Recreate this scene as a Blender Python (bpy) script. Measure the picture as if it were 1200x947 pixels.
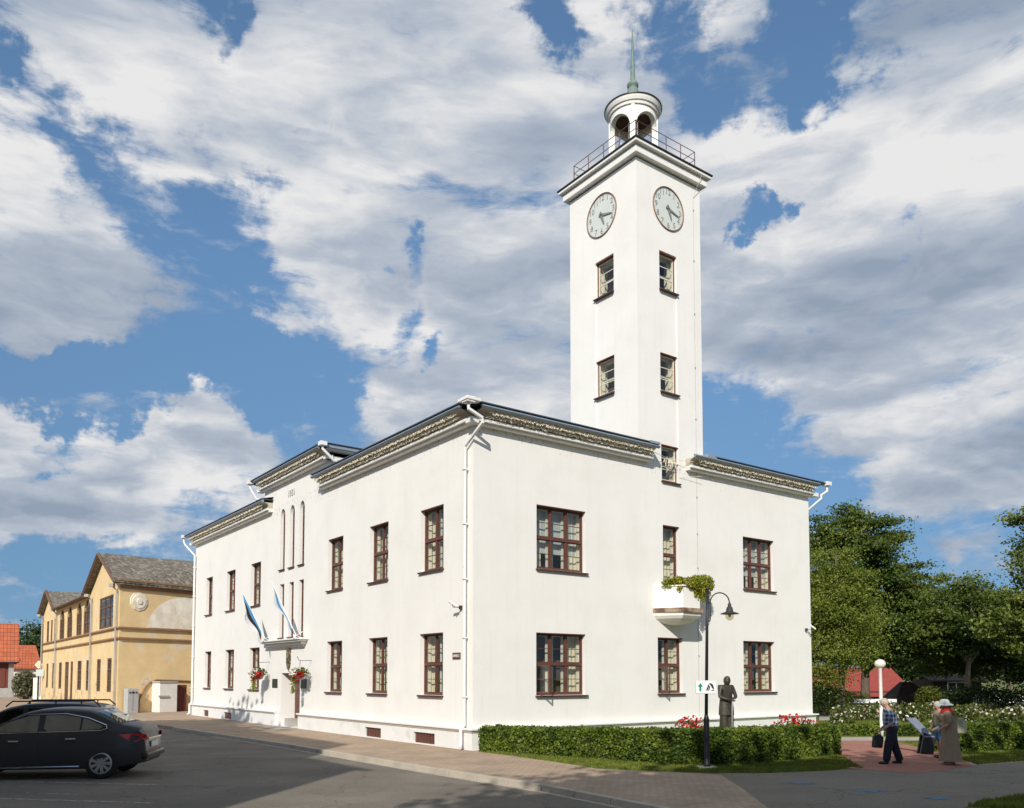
import bpy, bmesh, math, random
import numpy as np
from mathutils import Vector, Matrix
R_ = math.radians
random.seed(7); rng = np.random.default_rng(11)
scene = bpy.context.scene
for o in list(bpy.data.objects): bpy.data.objects.remove(o)
col = scene.collection

# ------------------------------------------------------------------ camera
FPX = 981.0; PITCH = R_(3.3); EYE = 2.2
cam_d = bpy.data.cameras.new('camera'); cam = bpy.data.objects.new('camera', cam_d); col.objects.link(cam)
cam.location = (0, 0, EYE); cam.rotation_euler = (R_(90) + PITCH, 0, 0)
cam_d.sensor_width = 36; cam_d.lens = FPX / 1200 * 36; cam_d.shift_y = (737 - 473.5) / 1200
cam_d.clip_start = .1; cam_d.clip_end = 6000
scene.camera = cam
scene.view_settings.view_transform = 'Standard'; scene.view_settings.look = 'None'
scene.view_settings.exposure = 0.18; scene.view_settings.gamma = 1
scene.render.resolution_x = 1024; scene.render.resolution_y = 808
cp, sp = math.cos(PITCH), math.sin(PITCH)
def ray(x, y):
    a = (x - 600) / FPX; b = (737 - y) / FPX
    return Vector((a, cp - b * sp, sp + b * cp))
def gnd(x, y, z=0.0):
    r = ray(x, y); t = (z - EYE) / r.z
    return (r.x * t, r.y * t)
def atY(x, y, Y):
    r = ray(x, y); t = Y / r.y
    return (r.x * t, EYE + r.z * t)

# ------------------------------------------------------------------ light
SUN_AZ = Vector((-.19, -.982)).normalized(); EL = R_(32)
sunv = Vector((SUN_AZ.x * math.cos(EL), SUN_AZ.y * math.cos(EL), math.sin(EL)))
sd = bpy.data.lights.new('sun', 'SUN'); sd.energy = 4.1; sd.angle = R_(.5); sd.color = (1, .945, .86)
sun = bpy.data.objects.new('sun', sd); col.objects.link(sun); sun.rotation_euler = sunv.to_track_quat('Z', 'Y').to_euler()
w = bpy.data.worlds.new('World'); scene.world = w; w.use_nodes = True
wt = w.node_tree; wt.nodes.clear()
def wn(t, **k):
    n = wt.nodes.new(t)
    for a, b in k.items(): setattr(n, a, b)
    return n
def wl(a, b): wt.links.new(a, b)
def wset(n, i, v):
    if hasattr(v, 'links') or isinstance(v, bpy.types.NodeSocket): wl(v, n.inputs[i])
    else: n.inputs[i].default_value = v
def wm(op, a, b=None, c=None, clamp=False):
    n = wn('ShaderNodeMath', operation=op, use_clamp=clamp); wset(n, 0, a)
    if b is not None: wset(n, 1, b)
    if c is not None: wset(n, 2, c)
    return n.outputs[0]
def wv(op, a, b=None):
    n = wn('ShaderNodeVectorMath', operation=op); wset(n, 0, a)
    if b is not None: wset(n, 1, b)
    return n
sky = wn('ShaderNodeTexSky'); sky.sky_type = 'NISHITA'; sky.sun_disc = False
sky.sun_elevation = EL; sky.sun_rotation = math.pi + .19; sky.air_density = 1.1; sky.dust_density = .3; sky.ozone_density = 2.0; sky.altitude = 100
tc = wn('ShaderNodeTexCoord'); D = wv('NORMALIZE', tc.outputs['Generated']).outputs[0]
sep = wn('ShaderNodeSeparateXYZ'); wl(D, sep.inputs[0])
# cloud layer: direction dropped on a plane high above (gives clouds their perspective)
den = wm('ADD', wm('MAXIMUM', sep.outputs[2], 0.0), .42)
cmb = wn('ShaderNodeCombineXYZ'); wl(wm('DIVIDE', sep.outputs[0], den), cmb.inputs[0]); wl(wm('DIVIDE', sep.outputs[1], den), cmb.inputs[1]); wl(wm('MULTIPLY', sep.outputs[2], 3.2), cmb.inputs[2])
Pc = cmb.outputs[0]
def noise(vec, scale, det=8, rough=.55, dist=0.0):
    n = wn('ShaderNodeTexNoise'); wl(vec, n.inputs['Vector']); n.inputs['Scale'].default_value = scale
    n.inputs['Detail'].default_value = det; n.inputs['Roughness'].default_value = rough; n.inputs['Distortion'].default_value = dist
    return n.outputs['Fac']
# where the big cloud masses and the blue holes are: (x, y, radius deg, amount); negative = hole
BL = [(235,255,4.6,-.62),(275,275,3.0,-.30),(120,165,2.6,-.30),(100,185,2.4,-.45),(262,62,1.6,-.9),(5,75,1.6,-.9),(455,335,1.8,-.8),(470,262,1.0,-.7),(400,405,3.6,-.60),(300,430,4.4,-.6),(200,425,3.4,-1.0),(290,400,3,-.6),(60,625,2.2,-.6),(130,640,2,-.5),(100,430,3.0,-1.2),(150,425,3,-.8),
      (10,430,3.0,-1.2),(55,430,2.4,-.8),(360,500,3.4,-.6),(390,570,3.2,-.5),(335,590,2,-.2),(470,290,1.2,-.6),(240,640,3.4,-.3),(200,610,2.6,-.3),(60,650,3.0,-.28),(100,655,3.0,-.3),(20,650,3,-.25),(240,310,2.6,-.32),(372,158,1.0,-.7),(345,168,.8,-.6),(440,240,1.2,-.3),(490,410,1.5,-1.2),
      (100,520,5.0,.55),(215,490,3.0,.75),(245,470,1.5,.35),(30,500,4.0,.45),(180,550,4.6,.5),(285,540,3.2,.45),(20,570,4,.35),(110,590,3.6,.2),(150,610,2.4,.25),(335,455,1.2,.45),(355,468,1,.25),
      (90,335,4.0,.45),(30,320,4.2,.55),(120,370,2.4,.4),(180,350,3,.25),(300,310,1.8,.22),(340,355,2.0,.35),(170,60,6,.35),(60,200,3.6,.3),(340,200,6,.4),(20,20,4,.2),
      (520,190,13,.42),(420,120,7,.3),(480,440,3.6,.50),(460,480,2.4,.3),(560,330,8,.4),(600,430,7,.4),(420,290,2,.3),
      (775,80,2.2,-1.1),(745,60,2,-.25),(840,75,1.8,-.8),(930,58,2.3,-1.1),(640,8,1.6,-1.1),(888,232,1.3,-1.1),(915,242,1.2,-.9),(940,238,1.2,-1.0),(862,216,1.0,-.8),(1045,262,.9,-.5),(1010,290,1.4,-.2),(985,5,1.6,-1.0),(830,130,1.6,-.15),
      (1100,100,10,.42),(1120,350,10,.35),(900,150,6,.36),(880,340,6,.36),(960,420,7,.32),(850,520,4,-.9),(870,560,3,-.6),(920,560,4.4,-.6),(900,500,3,-.3),(1050,480,5,-.12),
      (1120,550,5,.42),(1050,520,3,.25),(1180,600,4,.2),(1000,600,3,-.3),(1110,640,3.0,-.45),(1190,640,3,-.4),(1060,640,2,-.3),(1120,668,1.0,.3),(880,490,1.3,.3),(930,508,1.0,.35),(1040,492,.9,.3)]
bw_ = wn('ShaderNodeTexNoise'); wl(D, bw_.inputs['Vector']); bw_.inputs['Scale'].default_value = 7; bw_.inputs['Detail'].default_value = 10; bw_.inputs['Roughness'].default_value = .6
DW = wv('ADD', D, wv('MULTIPLY', wv('SUBTRACT', bw_.outputs['Color'], (.5, .5, .5)).outputs[0], (.27, .27, .30)).outputs[0]).outputs[0]
DWN = wv('NORMALIZE', DW).outputs[0]
acc = None
for (x, y, rad, amp) in BL:
    d = ray(x, y).normalized()
    dt = wv('DOT_PRODUCT', DWN, tuple(d)).outputs['Value']
    k = 1.0 / (1 - math.cos(R_(rad)))
    e = wm('MULTIPLY', wm('SUBTRACT', dt, 1.0), k * 1.1)
    acc = wm('MULTIPLY_ADD', wm('EXPONENT', e), amp, acc if acc is not None else 0.0)
warp = wn('ShaderNodeTexNoise'); wl(Pc, warp.inputs['Vector']); warp.inputs['Scale'].default_value = 5; warp.inputs['Detail'].default_value = 7
wof = wv('MULTIPLY', wv('SUBTRACT', warp.outputs['Color'], (.5, .5, .5)).outputs[0], (.16, .16, .16)).outputs[0]
Pw = wv('ADD', Pc, wof).outputs[0]
n1 = noise(Pw, 4.6, 12, .64); n1a = noise(Pw, 4.2, 5, .5); n1b = noise(wv('ADD', Pw, (-.02, -.03, .06)).outputs[0], 4.2, 5, .5)
nf = noise(Pw, 15.0, 10, .62)
accs = wm('MULTIPLY', wm('TANH', wm('MULTIPLY', acc, 1.7)), .55)
dens = wm('ADD', wm('ADD', wm('MULTIPLY', wm('SUBTRACT', n1, .5), 2.5), wm('MULTIPLY', wm('SUBTRACT', nf, .5), .75)), wm('ADD', accs, .06))
mr = wn('ShaderNodeMapRange', interpolation_type='SMOOTHSTEP'); wl(dens, mr.inputs[0]); mr.inputs[1].default_value = -.24; mr.inputs[2].default_value = .36
mask = mr.outputs[0]
# self shading of the clouds
sh = wm('MULTIPLY', wm('SUBTRACT', n1b, n1a), 1.9)
n3 = noise(Pc, 2.0, 6, .5)
lowg = wm('MULTIPLY', wm('SUBTRACT', n3, .5), -3.4)
thick = wm('MULTIPLY', wm('MAXIMUM', wm('SUBTRACT', dens, .45), 0.0), -.45)
elev = wm('MULTIPLY', wm('SUBTRACT', sep.outputs[2], .34), .8)
side = wm('MULTIPLY', sep.outputs[0], -.25)
lum = wm('ADD', wm('ADD', wm('ADD', sh, lowg), wm('ADD', thick, wm('ADD', elev, side))), .56, clamp=True)
cr = wn('ShaderNodeValToRGB'); wl(lum, cr.inputs[0])
cr.color_ramp.elements[0].position = .0; cr.color_ramp.elements[0].color = (.27, .33, .425, 1)
cr.color_ramp.elements[1].position = 1.0; cr.color_ramp.elements[1].color = (.76, .755, .755, 1)
el = cr.color_ramp.elements.new(.5); el.color = (.42, .47, .55, 1)
b1 = wn('ShaderNodeBackground'); b1.inputs['Strength'].default_value = .122
tint = wn('ShaderNodeMix', data_type='RGBA', blend_type='MULTIPLY'); tint.inputs[0].default_value = 1
sv = wn('ShaderNodeCombineXYZ'); wl(sep.outputs[0], sv.inputs[0]); wl(sep.outputs[1], sv.inputs[1]); wl(wm('ADD', wm('MULTIPLY', wm('MAXIMUM', sep.outputs[2], 0.0), .85), .20), sv.inputs[2]); wl(wv('NORMALIZE', sv.outputs[0]).outputs[0], sky.inputs[0]); wl(sky.outputs[0], tint.inputs[6]); tint.inputs[7].default_value = (.84, 1.0, 1.04, 1); dk = wv('SCALE', tint.outputs[2]); wl(wm('MINIMUM', wm('MULTIPLY_ADD', wm('MAXIMUM', sep.outputs[2], 0.0), 1.1, .60), 1.08), dk.inputs['Scale']); wl(dk.outputs[0], b1.inputs[0])
b2 = wn('ShaderNodeBackground'); b2.inputs['Strength'].default_value = .95; wl(cr.outputs[0], b2.inputs[0])
ms = wn('ShaderNodeMixShader'); wl(mask, ms.inputs[0]); wl(b1.outputs[0], ms.inputs[1]); wl(b2.outputs[0], ms.inputs[2])
wo = wn('ShaderNodeOutputWorld'); wl(ms.outputs[0], wo.inputs[0])

# ------------------------------------------------------------------ materials
def mat(name, c, rough=.7, metal=0.0, var=0.0, vs=3.0, bump=0.0, bs=30.0, c2=None, c2s=2.0, c2t=(.45, .6), spec=.5, trans=0.0, stretch=(1,1,1)):
    m = bpy.data.materials.new(name); m.use_nodes = True; nt = m.node_tree; b = nt.nodes['Principled BSDF']
    b.inputs['Base Color'].default_value = (*c, 1); b.inputs['Roughness'].default_value = rough; b.inputs['Metallic'].default_value = metal
    b.inputs['Specular IOR Level'].default_value = spec
    N = nt.nodes.new; l = nt.links.new
    t = N('ShaderNodeTexCoord'); mp = N('ShaderNodeMapping'); mp.inputs['Scale'].default_value = stretch; l(t.outputs['Object'], mp.inputs['Vector']); vec = mp.outputs[0]
    last = None
    def rgb(v):
        n = N('ShaderNodeRGB'); n.outputs[0].default_value = (*v, 1); return n.outputs[0]
    last = rgb(c)
    if c2 is not None:
        n = N('ShaderNodeTexNoise'); l(vec, n.inputs['Vector']); n.inputs['Scale'].default_value = c2s; n.inputs['Detail'].default_value = 6; n.inputs['Roughness'].default_value = .6
        r = N('ShaderNodeMapRange'); l(n.outputs['Fac'], r.inputs[0]); r.inputs[1].default_value = c2t[0]; r.inputs[2].default_value = c2t[1]
        mx = N('ShaderNodeMix'); mx.data_type = 'RGBA'; l(r.outputs[0], mx.inputs[0]); l(last, mx.inputs[6]); mx.inputs[7].default_value = (*c2, 1); last = mx.outputs[2]
    if var:
        n = N('ShaderNodeTexNoise'); l(vec, n.inputs['Vector']); n.inputs['Scale'].default_value = vs; n.inputs['Detail'].default_value = 5
        r = N('ShaderNodeMapRange'); l(n.outputs['Fac'], r.inputs[0]); r.inputs[1].default_value = .25; r.inputs[2].default_value = .75; r.inputs[3].default_value = 1 - var; r.inputs[4].default_value = 1 + var
        mx = N('ShaderNodeVectorMath'); mx.operation = 'SCALE'; l(last, mx.inputs[0]); l(r.outputs[0], mx.inputs['Scale']); last = mx.outputs[0]
    l(last, b.inputs['Base Color'])
    if bump:
        n = N('ShaderNodeTexNoise'); l(vec, n.inputs['Vector']); n.inputs['Scale'].default_value = bs; n.inputs['Detail'].default_value = 4
        bp = N('ShaderNodeBump'); bp.inputs['Strength'].default_value = bump; bp.inputs['Distance'].default_value = .02; l(n.outputs['Fac'], bp.inputs['Height']); l(bp.outputs[0], b.inputs['Normal'])
    if trans:
        tr = N('ShaderNodeBsdfTranslucent'); l(last, tr.inputs[0]); mxs = N('ShaderNodeMixShader'); mxs.inputs[0].default_value = trans
        l(b.outputs[0], mxs.inputs[1]); l(tr.outputs[0], mxs.inputs[2]); l(mxs.outputs[0], nt.nodes['Material Output'].inputs[0])
    return m
M = {}
def nodes_of(m): return m.node_tree, m.node_tree.nodes['Principled BSDF']
def base_socket(m):
    nt, b = nodes_of(m); return b.inputs['Base Color'].links[0].from_socket
# plaster with the peeling specks that sit in a band under the eaves
def plaster(name, c, zb=None):
    m = mat(name, c, .85, var=.03, vs=.7, bump=.2, bs=14, c2=(c[0]*.955, c[1]*.95, c[2]*.94), c2s=.8, c2t=(.48, .72))
    nt, b = nodes_of(m); N = nt.nodes.new; l = nt.links.new; last = base_socket(m); t = N('ShaderNodeTexCoord'); mp = N('ShaderNodeMapping'); mp.inputs['Scale'].default_value = (5, 5, .22); l(t.outputs['Object'], mp.inputs['Vector'])
    n = N('ShaderNodeTexNoise'); l(mp.outputs[0], n.inputs['Vector']); n.inputs['Scale'].default_value = 1; n.inputs['Detail'].default_value = 7; n.inputs['Roughness'].default_value = .7
    r = N('ShaderNodeMapRange'); l(n.outputs['Fac'], r.inputs[0]); r.inputs[1].default_value = .52; r.inputs[2].default_value = .75; r.inputs[3].default_value = 1.0; r.inputs[4].default_value = .945
    x = N('ShaderNodeVectorMath'); x.operation = 'SCALE'; l(last, x.inputs[0]); l(r.outputs[0], x.inputs['Scale']); l(x.outputs[0], b.inputs['Base Color'])
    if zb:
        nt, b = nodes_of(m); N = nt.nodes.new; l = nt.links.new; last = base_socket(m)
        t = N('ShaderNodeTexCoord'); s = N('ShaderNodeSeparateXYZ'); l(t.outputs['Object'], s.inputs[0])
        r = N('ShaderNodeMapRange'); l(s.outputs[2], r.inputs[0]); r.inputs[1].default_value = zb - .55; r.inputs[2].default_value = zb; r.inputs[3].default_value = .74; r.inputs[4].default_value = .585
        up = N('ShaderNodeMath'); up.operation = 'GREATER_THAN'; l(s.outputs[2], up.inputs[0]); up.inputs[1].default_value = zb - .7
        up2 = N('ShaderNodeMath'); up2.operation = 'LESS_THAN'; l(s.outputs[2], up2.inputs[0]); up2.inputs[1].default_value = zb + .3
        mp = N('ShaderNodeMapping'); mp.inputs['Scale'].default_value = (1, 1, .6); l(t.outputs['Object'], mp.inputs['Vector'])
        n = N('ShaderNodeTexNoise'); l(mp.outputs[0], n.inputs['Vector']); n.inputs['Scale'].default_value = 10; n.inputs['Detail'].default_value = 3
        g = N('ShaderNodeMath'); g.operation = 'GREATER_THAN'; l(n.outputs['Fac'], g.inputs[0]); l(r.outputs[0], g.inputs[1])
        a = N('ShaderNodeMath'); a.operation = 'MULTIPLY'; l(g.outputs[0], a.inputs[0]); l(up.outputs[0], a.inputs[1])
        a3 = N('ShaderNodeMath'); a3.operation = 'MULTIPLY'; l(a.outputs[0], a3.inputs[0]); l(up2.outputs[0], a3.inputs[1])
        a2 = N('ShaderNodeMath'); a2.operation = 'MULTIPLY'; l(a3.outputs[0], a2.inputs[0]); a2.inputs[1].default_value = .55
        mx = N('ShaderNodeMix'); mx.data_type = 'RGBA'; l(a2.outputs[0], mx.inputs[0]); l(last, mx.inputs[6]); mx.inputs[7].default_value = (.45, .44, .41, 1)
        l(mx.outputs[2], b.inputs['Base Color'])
    return m
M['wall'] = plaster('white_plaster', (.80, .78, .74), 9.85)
M['tower'] = plaster('white_plaster_tower', (.80, .78, .74))
M['plinth'] = mat('plinth_paint', (.74, .74, .72), .8, var=.05, vs=2, bump=.25, bs=14, c2=(.58, .56, .52), c2s=1.3, c2t=(.58, .8))
M['trimw'] = mat('white_trim', (.78, .76, .71), .7, var=.04, vs=4)
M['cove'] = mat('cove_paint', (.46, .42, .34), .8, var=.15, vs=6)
M['gutter'] = mat('grey_gutter', (.23, .28, .34), .4, var=.06, vs=3)
M['roof'] = mat('dark_roof_sheet', (.05, .065, .085), .45, var=.1)
M['pipe'] = mat('white_pipe', (.78, .77, .74), .5, c2=(.45,.43,.4), c2s=9, c2t=(.66,.7))
M['frame'] = mat('brown_frame', (.115, .044, .030), .5, var=.18, vs=6)
M['redframe'] = mat('red_brown_frame', (.16, .05, .032), .55, var=.15, vs=6)
M['sill'] = mat('sill_metal', (.07, .032, .026), .5)
M['creamsash'] = mat('cream_sash', (.74, .70, .58), .6)
M['curtain'] = mat('cream_curtain', (.74, .68, .50), .9, var=.12, vs=8, stretch=(3, 3, .6))
M['lace'] = mat('pale_blind', (.50, .54, .53), .9, var=.08)
M['room'] = mat('unlit_room', (.10, .09, .075), .9)  # shade of the unlit rooms put into one dark colour
M['door'] = mat('brown_door', (.11, .035, .025), .5, var=.2, stretch=(6, 6, 1))
M['ledge'] = mat('stained_ledge', (.36, .27, .19), .85, c2=(.13, .07, .045), c2s=2.5, c2t=(.42, .6))
M['black'] = mat('black_paint', (.012, .012, .013), .45)
M['iron'] = mat('dark_iron', (.03, .028, .028), .5)
M['rail'] = mat('rusty_rail', (.16, .075, .07), .7, var=.3, vs=8)
M['copper'] = mat('green_copper', (.15, .215, .18), .7, var=.15, vs=6, c2=(.08, .10, .08), c2s=5, c2t=(.6, .7))
M['dial'] = mat('clock_dial', (.62, .64, .60), .35, var=.04)
M['numeral'] = mat('grey_numeral', (.21, .23, .22), .5)
M['led'] = mat('string_lights', (.80, .74, .60), .6)
M['wire'] = mat('grey_wire', (.35, .34, .32), .6)
M['white'] = mat('white_paint', (.8, .8, .78), .5)
M['oldpipe'] = mat('old_zinc_pipe', (.34, .32, .29), .6, var=.2, vs=4)
M['rim'] = mat('clock_rim', (.27, .17, .12), .6)
M['kerb'] = mat('kerb_concrete', (.42, .37, .30), .9, var=.15, vs=2, bump=.4, bs=40)
M['conc'] = mat('concrete', (.38, .36, .33), .9, var=.15, vs=4, bump=.3)
M['bronze'] = mat('bronze', (.055, .047, .035), .5, metal=.35, var=.25, vs=7, bump=.5, bs=25)
M['trunk'] = mat('bark', (.12, .09, .065), .95, var=.3, vs=5, bump=.8, bs=12, stretch=(2, 2, .4))
M['paletrunk'] = mat('pale_bark', (.30, .23, .16), .95, var=.25, vs=5, bump=.6, bs=12)
M['grass'] = mat('lawn', (.11, .13, .018), .95, var=.3, vs=1.5, c2=(.13, .14, .03), c2s=.8, c2t=(.5, .7), bump=.5, bs=60)
M['blade'] = mat('grass_blade', (.15, .18, .022), .8, var=.35, vs=2, trans=.3)
def leafmat(name, c, c2, s=.6, tr=.35): return mat(name, c, .55, var=.35, vs=s * 4, c2=c2, c2s=s, c2t=(.40, .62), trans=tr, spec=.35)
M['maple'] = leafmat('maple_leaf', (.048, .088, .012), (.115, .15, .022), .30)
M['larch'] = leafmat('larch_needle', (.15, .20, .025), (.22, .25, .04), .5)
M['linden'] = leafmat('linden_leaf', (.080, .125, .015), (.21, .24, .05), .45)
M['dark'] = leafmat('dark_leaf', (.025, .05, .01), (.05, .08, .015), .4)
M['hedge'] = leafmat('hedge_leaf', (.060, .105, .010), (.15, .20, .022), 1.6, .2)
M['hedgecore'] = mat('hedge_shade_core', (.02, .028, .008), .95, var=.3, vs=9, bump=1, bs=30)  # near-black core: shade between the leaves put into its colour
M['yellowleaf'] = leafmat('yellow_green_leaf', (.48, .43, .04), (.22, .28, .03), 2.5, .3)
M['bush'] = leafmat('bush_leaf', (.12, .14, .02), (.07, .10, .015), .9)
M['willow'] = leafmat('grey_leaf', (.16, .17, .09), (.22, .2, .11), .9)
M['petalred'] = mat('red_petal', (.55, .02, .02), .6, var=.3, vs=12, trans=.2)
M['petalwhite'] = mat('white_petal', (.78, .74, .66), .6, c2=(.75, .45, .38), c2s=1.2, c2t=(.55, .62), trans=.2)
M['petalpink'] = mat('pink_petal', (.62, .22, .18), .6, trans=.2)
M['skin'] = mat('skin', (.42, .22, .15), .6, var=.06, vs=20)
M['hair'] = mat('grey_hair', (.45, .38, .28), .8)
M['navy'] = mat('navy_cloth', (.012, .014, .026), .9, var=.2, vs=9)
M['beige'] = mat('beige_cloth', (.29, .215, .15), .95, var=.12, vs=14, stretch=(3, 3, .5), bump=.5, bs=22)
M['redcloth'] = mat('red_cloth', (.40, .015, .02), .9)
M['palecloth'] = mat('pale_blue_cloth', (.48, .52, .52), .9, var=.05)
M['bluecloth'] = mat('blue_cloth', (.04, .16, .30), .9)
M['olive'] = mat('pale_green_cloth', (.32, .33, .22), .9)
M['tan'] = mat('tan_leather', (.30, .2, .13), .7)
M['redroof'] = mat('red_sheet_roof', (.25, .042, .030), .7, var=.15, vs=2)
M['wooddark'] = mat('old_shingles', (.055, .036, .026), .9, var=.4, vs=3, stretch=(1, 1, 8))
M['cabinet'] = mat('grey_cabinet', (.42, .43, .43), .5, c2=(.3, .3, .3), c2s=12, c2t=(.6, .65))
M['whitewash'] = mat('whitewash', (.72, .70, .66), .85, var=.06, vs=3)
M['redwood'] = mat('red_brown_boards', (.15, .035, .022), .7, var=.25, stretch=(8, 8, .5))
M['bluepaint'] = mat('blue_road_paint', (.06, .19, .36), .8, c2=(.07, .08, .09), c2s=6, c2t=(.45, .6))
M['roadpaint'] = mat('worn_white_paint', (.36, .35, .32), .85, c2=(.10, .095, .085), c2s=7, c2t=(.46, .62))
M['gold'] = mat('gold_paint', (.26, .20, .10), .5, c2=(.05, .035, .02), c2s=9, c2t=(.44, .5))
M['plaque'] = mat('dark_plaque', (.02, .022, .018), .3)
M['tail'] = mat('tail_lamp_red', (.42, .012, .012), .12)
M['tyre'] = mat('tyre', (.012, .012, .012), .85)
M['alloy'] = mat('alloy', (.42, .42, .43), .3, metal=.7)
M['chrome'] = mat('chrome', (.7, .7, .7), .15, metal=1)
M['carint'] = mat('car_interior', (.02, .02, .022), .8)
M['seatcol'] = mat('grey_seat', (.12, .12, .12), .9)
for nm, c in (('carpaint', (.032, .031, .034)), ('carpaint2', (.03, .036, .05))):
    m = mat(nm, c, .32); b = m.node_tree.nodes['Principled BSDF']; b.inputs['Coat Weight'].default_value = .12; b.inputs['Specular IOR Level'].default_value = .3; b.inputs['Coat Roughness'].default_value = .05; M[nm] = m
def glassmat(name, tint, ior=1.5, refl=.04):
    m = bpy.data.materials.new(name); m.use_nodes = True; nt = m.node_tree; nt.nodes.clear(); N = nt.nodes.new; l = nt.links.new
    t = N('ShaderNodeBsdfTransparent'); t.inputs[0].default_value = (*tint, 1); g = N('ShaderNodeBsdfGlossy'); g.inputs['Roughness'].default_value = .02
    ge = N('ShaderNodeNewGeometry'); dp = N('ShaderNodeVectorMath'); dp.operation = 'DOT_PRODUCT'; l(ge.outputs['Normal'], dp.inputs[0]); l(ge.outputs['Incoming'], dp.inputs[1])
    ab = N('ShaderNodeMath'); ab.operation = 'ABSOLUTE'; l(dp.outputs['Value'], ab.inputs[0]); om = N('ShaderNodeMath'); om.operation = 'SUBTRACT'; om.inputs[0].default_value = 1; l(ab.outputs[0], om.inputs[1])
    pw = N('ShaderNodeMath'); pw.operation = 'POWER'; l(om.outputs[0], pw.inputs[0]); pw.inputs[1].default_value = 5; a = N('ShaderNodeMath'); a.operation = 'MULTIPLY_ADD'; l(pw.outputs[0], a.inputs[0]); a.inputs[1].default_value = .9; a.inputs[2].default_value = .04 + refl
    x = N('ShaderNodeMixShader'); l(a.outputs[0], x.inputs[0]); l(t.outputs[0], x.inputs[1]); l(g.outputs[0], x.inputs[2]); o = N('ShaderNodeOutputMaterial'); l(x.outputs[0], o.inputs[0]); return m
M['glass'] = glassmat('window_glass', (.86, .88, .86)); M['carglass'] = glassmat('car_glass', (.26, .31, .33), 1.5, .20); M['bulb'] = glassmat('lamp_glass', (.9, .85, .7), 1.5, .12)
m = mat('globe_glass', (.75, .70, .58), .3); M['globe'] = m
# plaid shirt
m = mat('plaid_shirt', (.03, .06, .16), .9); nt, b = nodes_of(m); N = nt.nodes.new; l = nt.links.new
t = N('ShaderNodeTexCoord'); s = N('ShaderNodeSeparateXYZ'); l(t.outputs['Object'], s.inputs[0]); outs = []
for k, fr in ((2, 60), (0, 70)):
    a = N('ShaderNodeMath'); a.operation = 'MULTIPLY'; l(s.outputs[k], a.inputs[0]); a.inputs[1].default_value = fr
    c_ = N('ShaderNodeMath'); c_.operation = 'SINE'; l(a.outputs[0], c_.inputs[0]); g = N('ShaderNodeMath'); g.operation = 'GREATER_THAN'; l(c_.outputs[0], g.inputs[0]); g.inputs[1].default_value = .25; outs.append(g.outputs[0])
a = N('ShaderNodeMath'); a.operation = 'ADD'; l(outs[0], a.inputs[0]); l(outs[1], a.inputs[1]); r = N('ShaderNodeMath'); r.operation = 'MULTIPLY'; l(a.outputs[0], r.inputs[0]); r.inputs[1].default_value = .5
mx = N('ShaderNodeMix'); mx.data_type = 'RGBA'; l(r.outputs[0], mx.inputs[0]); mx.inputs[6].default_value = (.03, .06, .16, 1); mx.inputs[7].default_value = (.42, .48, .58, 1); l(mx.outputs[2], b.inputs['Base Color']); M['plaid'] = m
# asphalt
m = mat('asphalt', (.145, .124, .098), .9, var=.18, vs=.6, c2=(.19, .165, .132), c2s=.35, c2t=(.42, .66), bump=.35, bs=120)
nt, b = nodes_of(m); N = nt.nodes.new; l = nt.links.new; last = base_socket(m); t = N('ShaderNodeTexCoord'); n = N('ShaderNodeTexNoise'); l(t.outputs['Object'], n.inputs['Vector']); n.inputs['Scale'].default_value = 45; n.inputs['Detail'].default_value = 3
r = N('ShaderNodeMapRange'); l(n.outputs['Fac'], r.inputs[0]); r.inputs[1].default_value = .3; r.inputs[2].default_value = .7; r.inputs[3].default_value = .72; r.inputs[4].default_value = 1.3
x = N('ShaderNodeVectorMath'); x.operation = 'SCALE'; l(last, x.inputs[0]); l(r.outputs[0], x.inputs['Scale']); vo = N('ShaderNodeTexVoronoi'); vo.feature = 'DISTANCE_TO_EDGE'; wn2 = N('ShaderNodeTexNoise'); l(t.outputs['Object'], wn2.inputs['Vector']); wn2.inputs['Scale'].default_value = 1.5; wn2.inputs['Detail'].default_value = 8
wa = N('ShaderNodeVectorMath'); wa.operation = 'ADD'; l(t.outputs['Object'], wa.inputs[0]); l(wn2.outputs['Color'], wa.inputs[1]); l(wa.outputs[0], vo.inputs['Vector']); vo.inputs['Scale'].default_value = .33
cr_ = N('ShaderNodeMapRange'); l(vo.outputs['Distance'], cr_.inputs[0]); cr_.inputs[1].default_value = .0; cr_.inputs[2].default_value = .008; cr_.inputs[3].default_value = .55; cr_.inputs[4].default_value = 1.0
x2 = N('ShaderNodeVectorMath'); x2.operation = 'SCALE'; l(x.outputs[0], x2.inputs[0]); l(cr_.outputs[0], x2.inputs['Scale']); l(x2.outputs[0], b.inputs['Base Color']); M['asphalt'] = m
m2 = m.copy(); m2.name = 'asphalt_path'; M['asphalt2'] = m2
for n in m2.node_tree.nodes:
    if n.type == 'RGB': n.outputs[0].default_value = (.19, .160, .122, 1)
    if n.type == 'MIX': n.inputs[7].default_value = (.18, .16, .13, 1)
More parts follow.
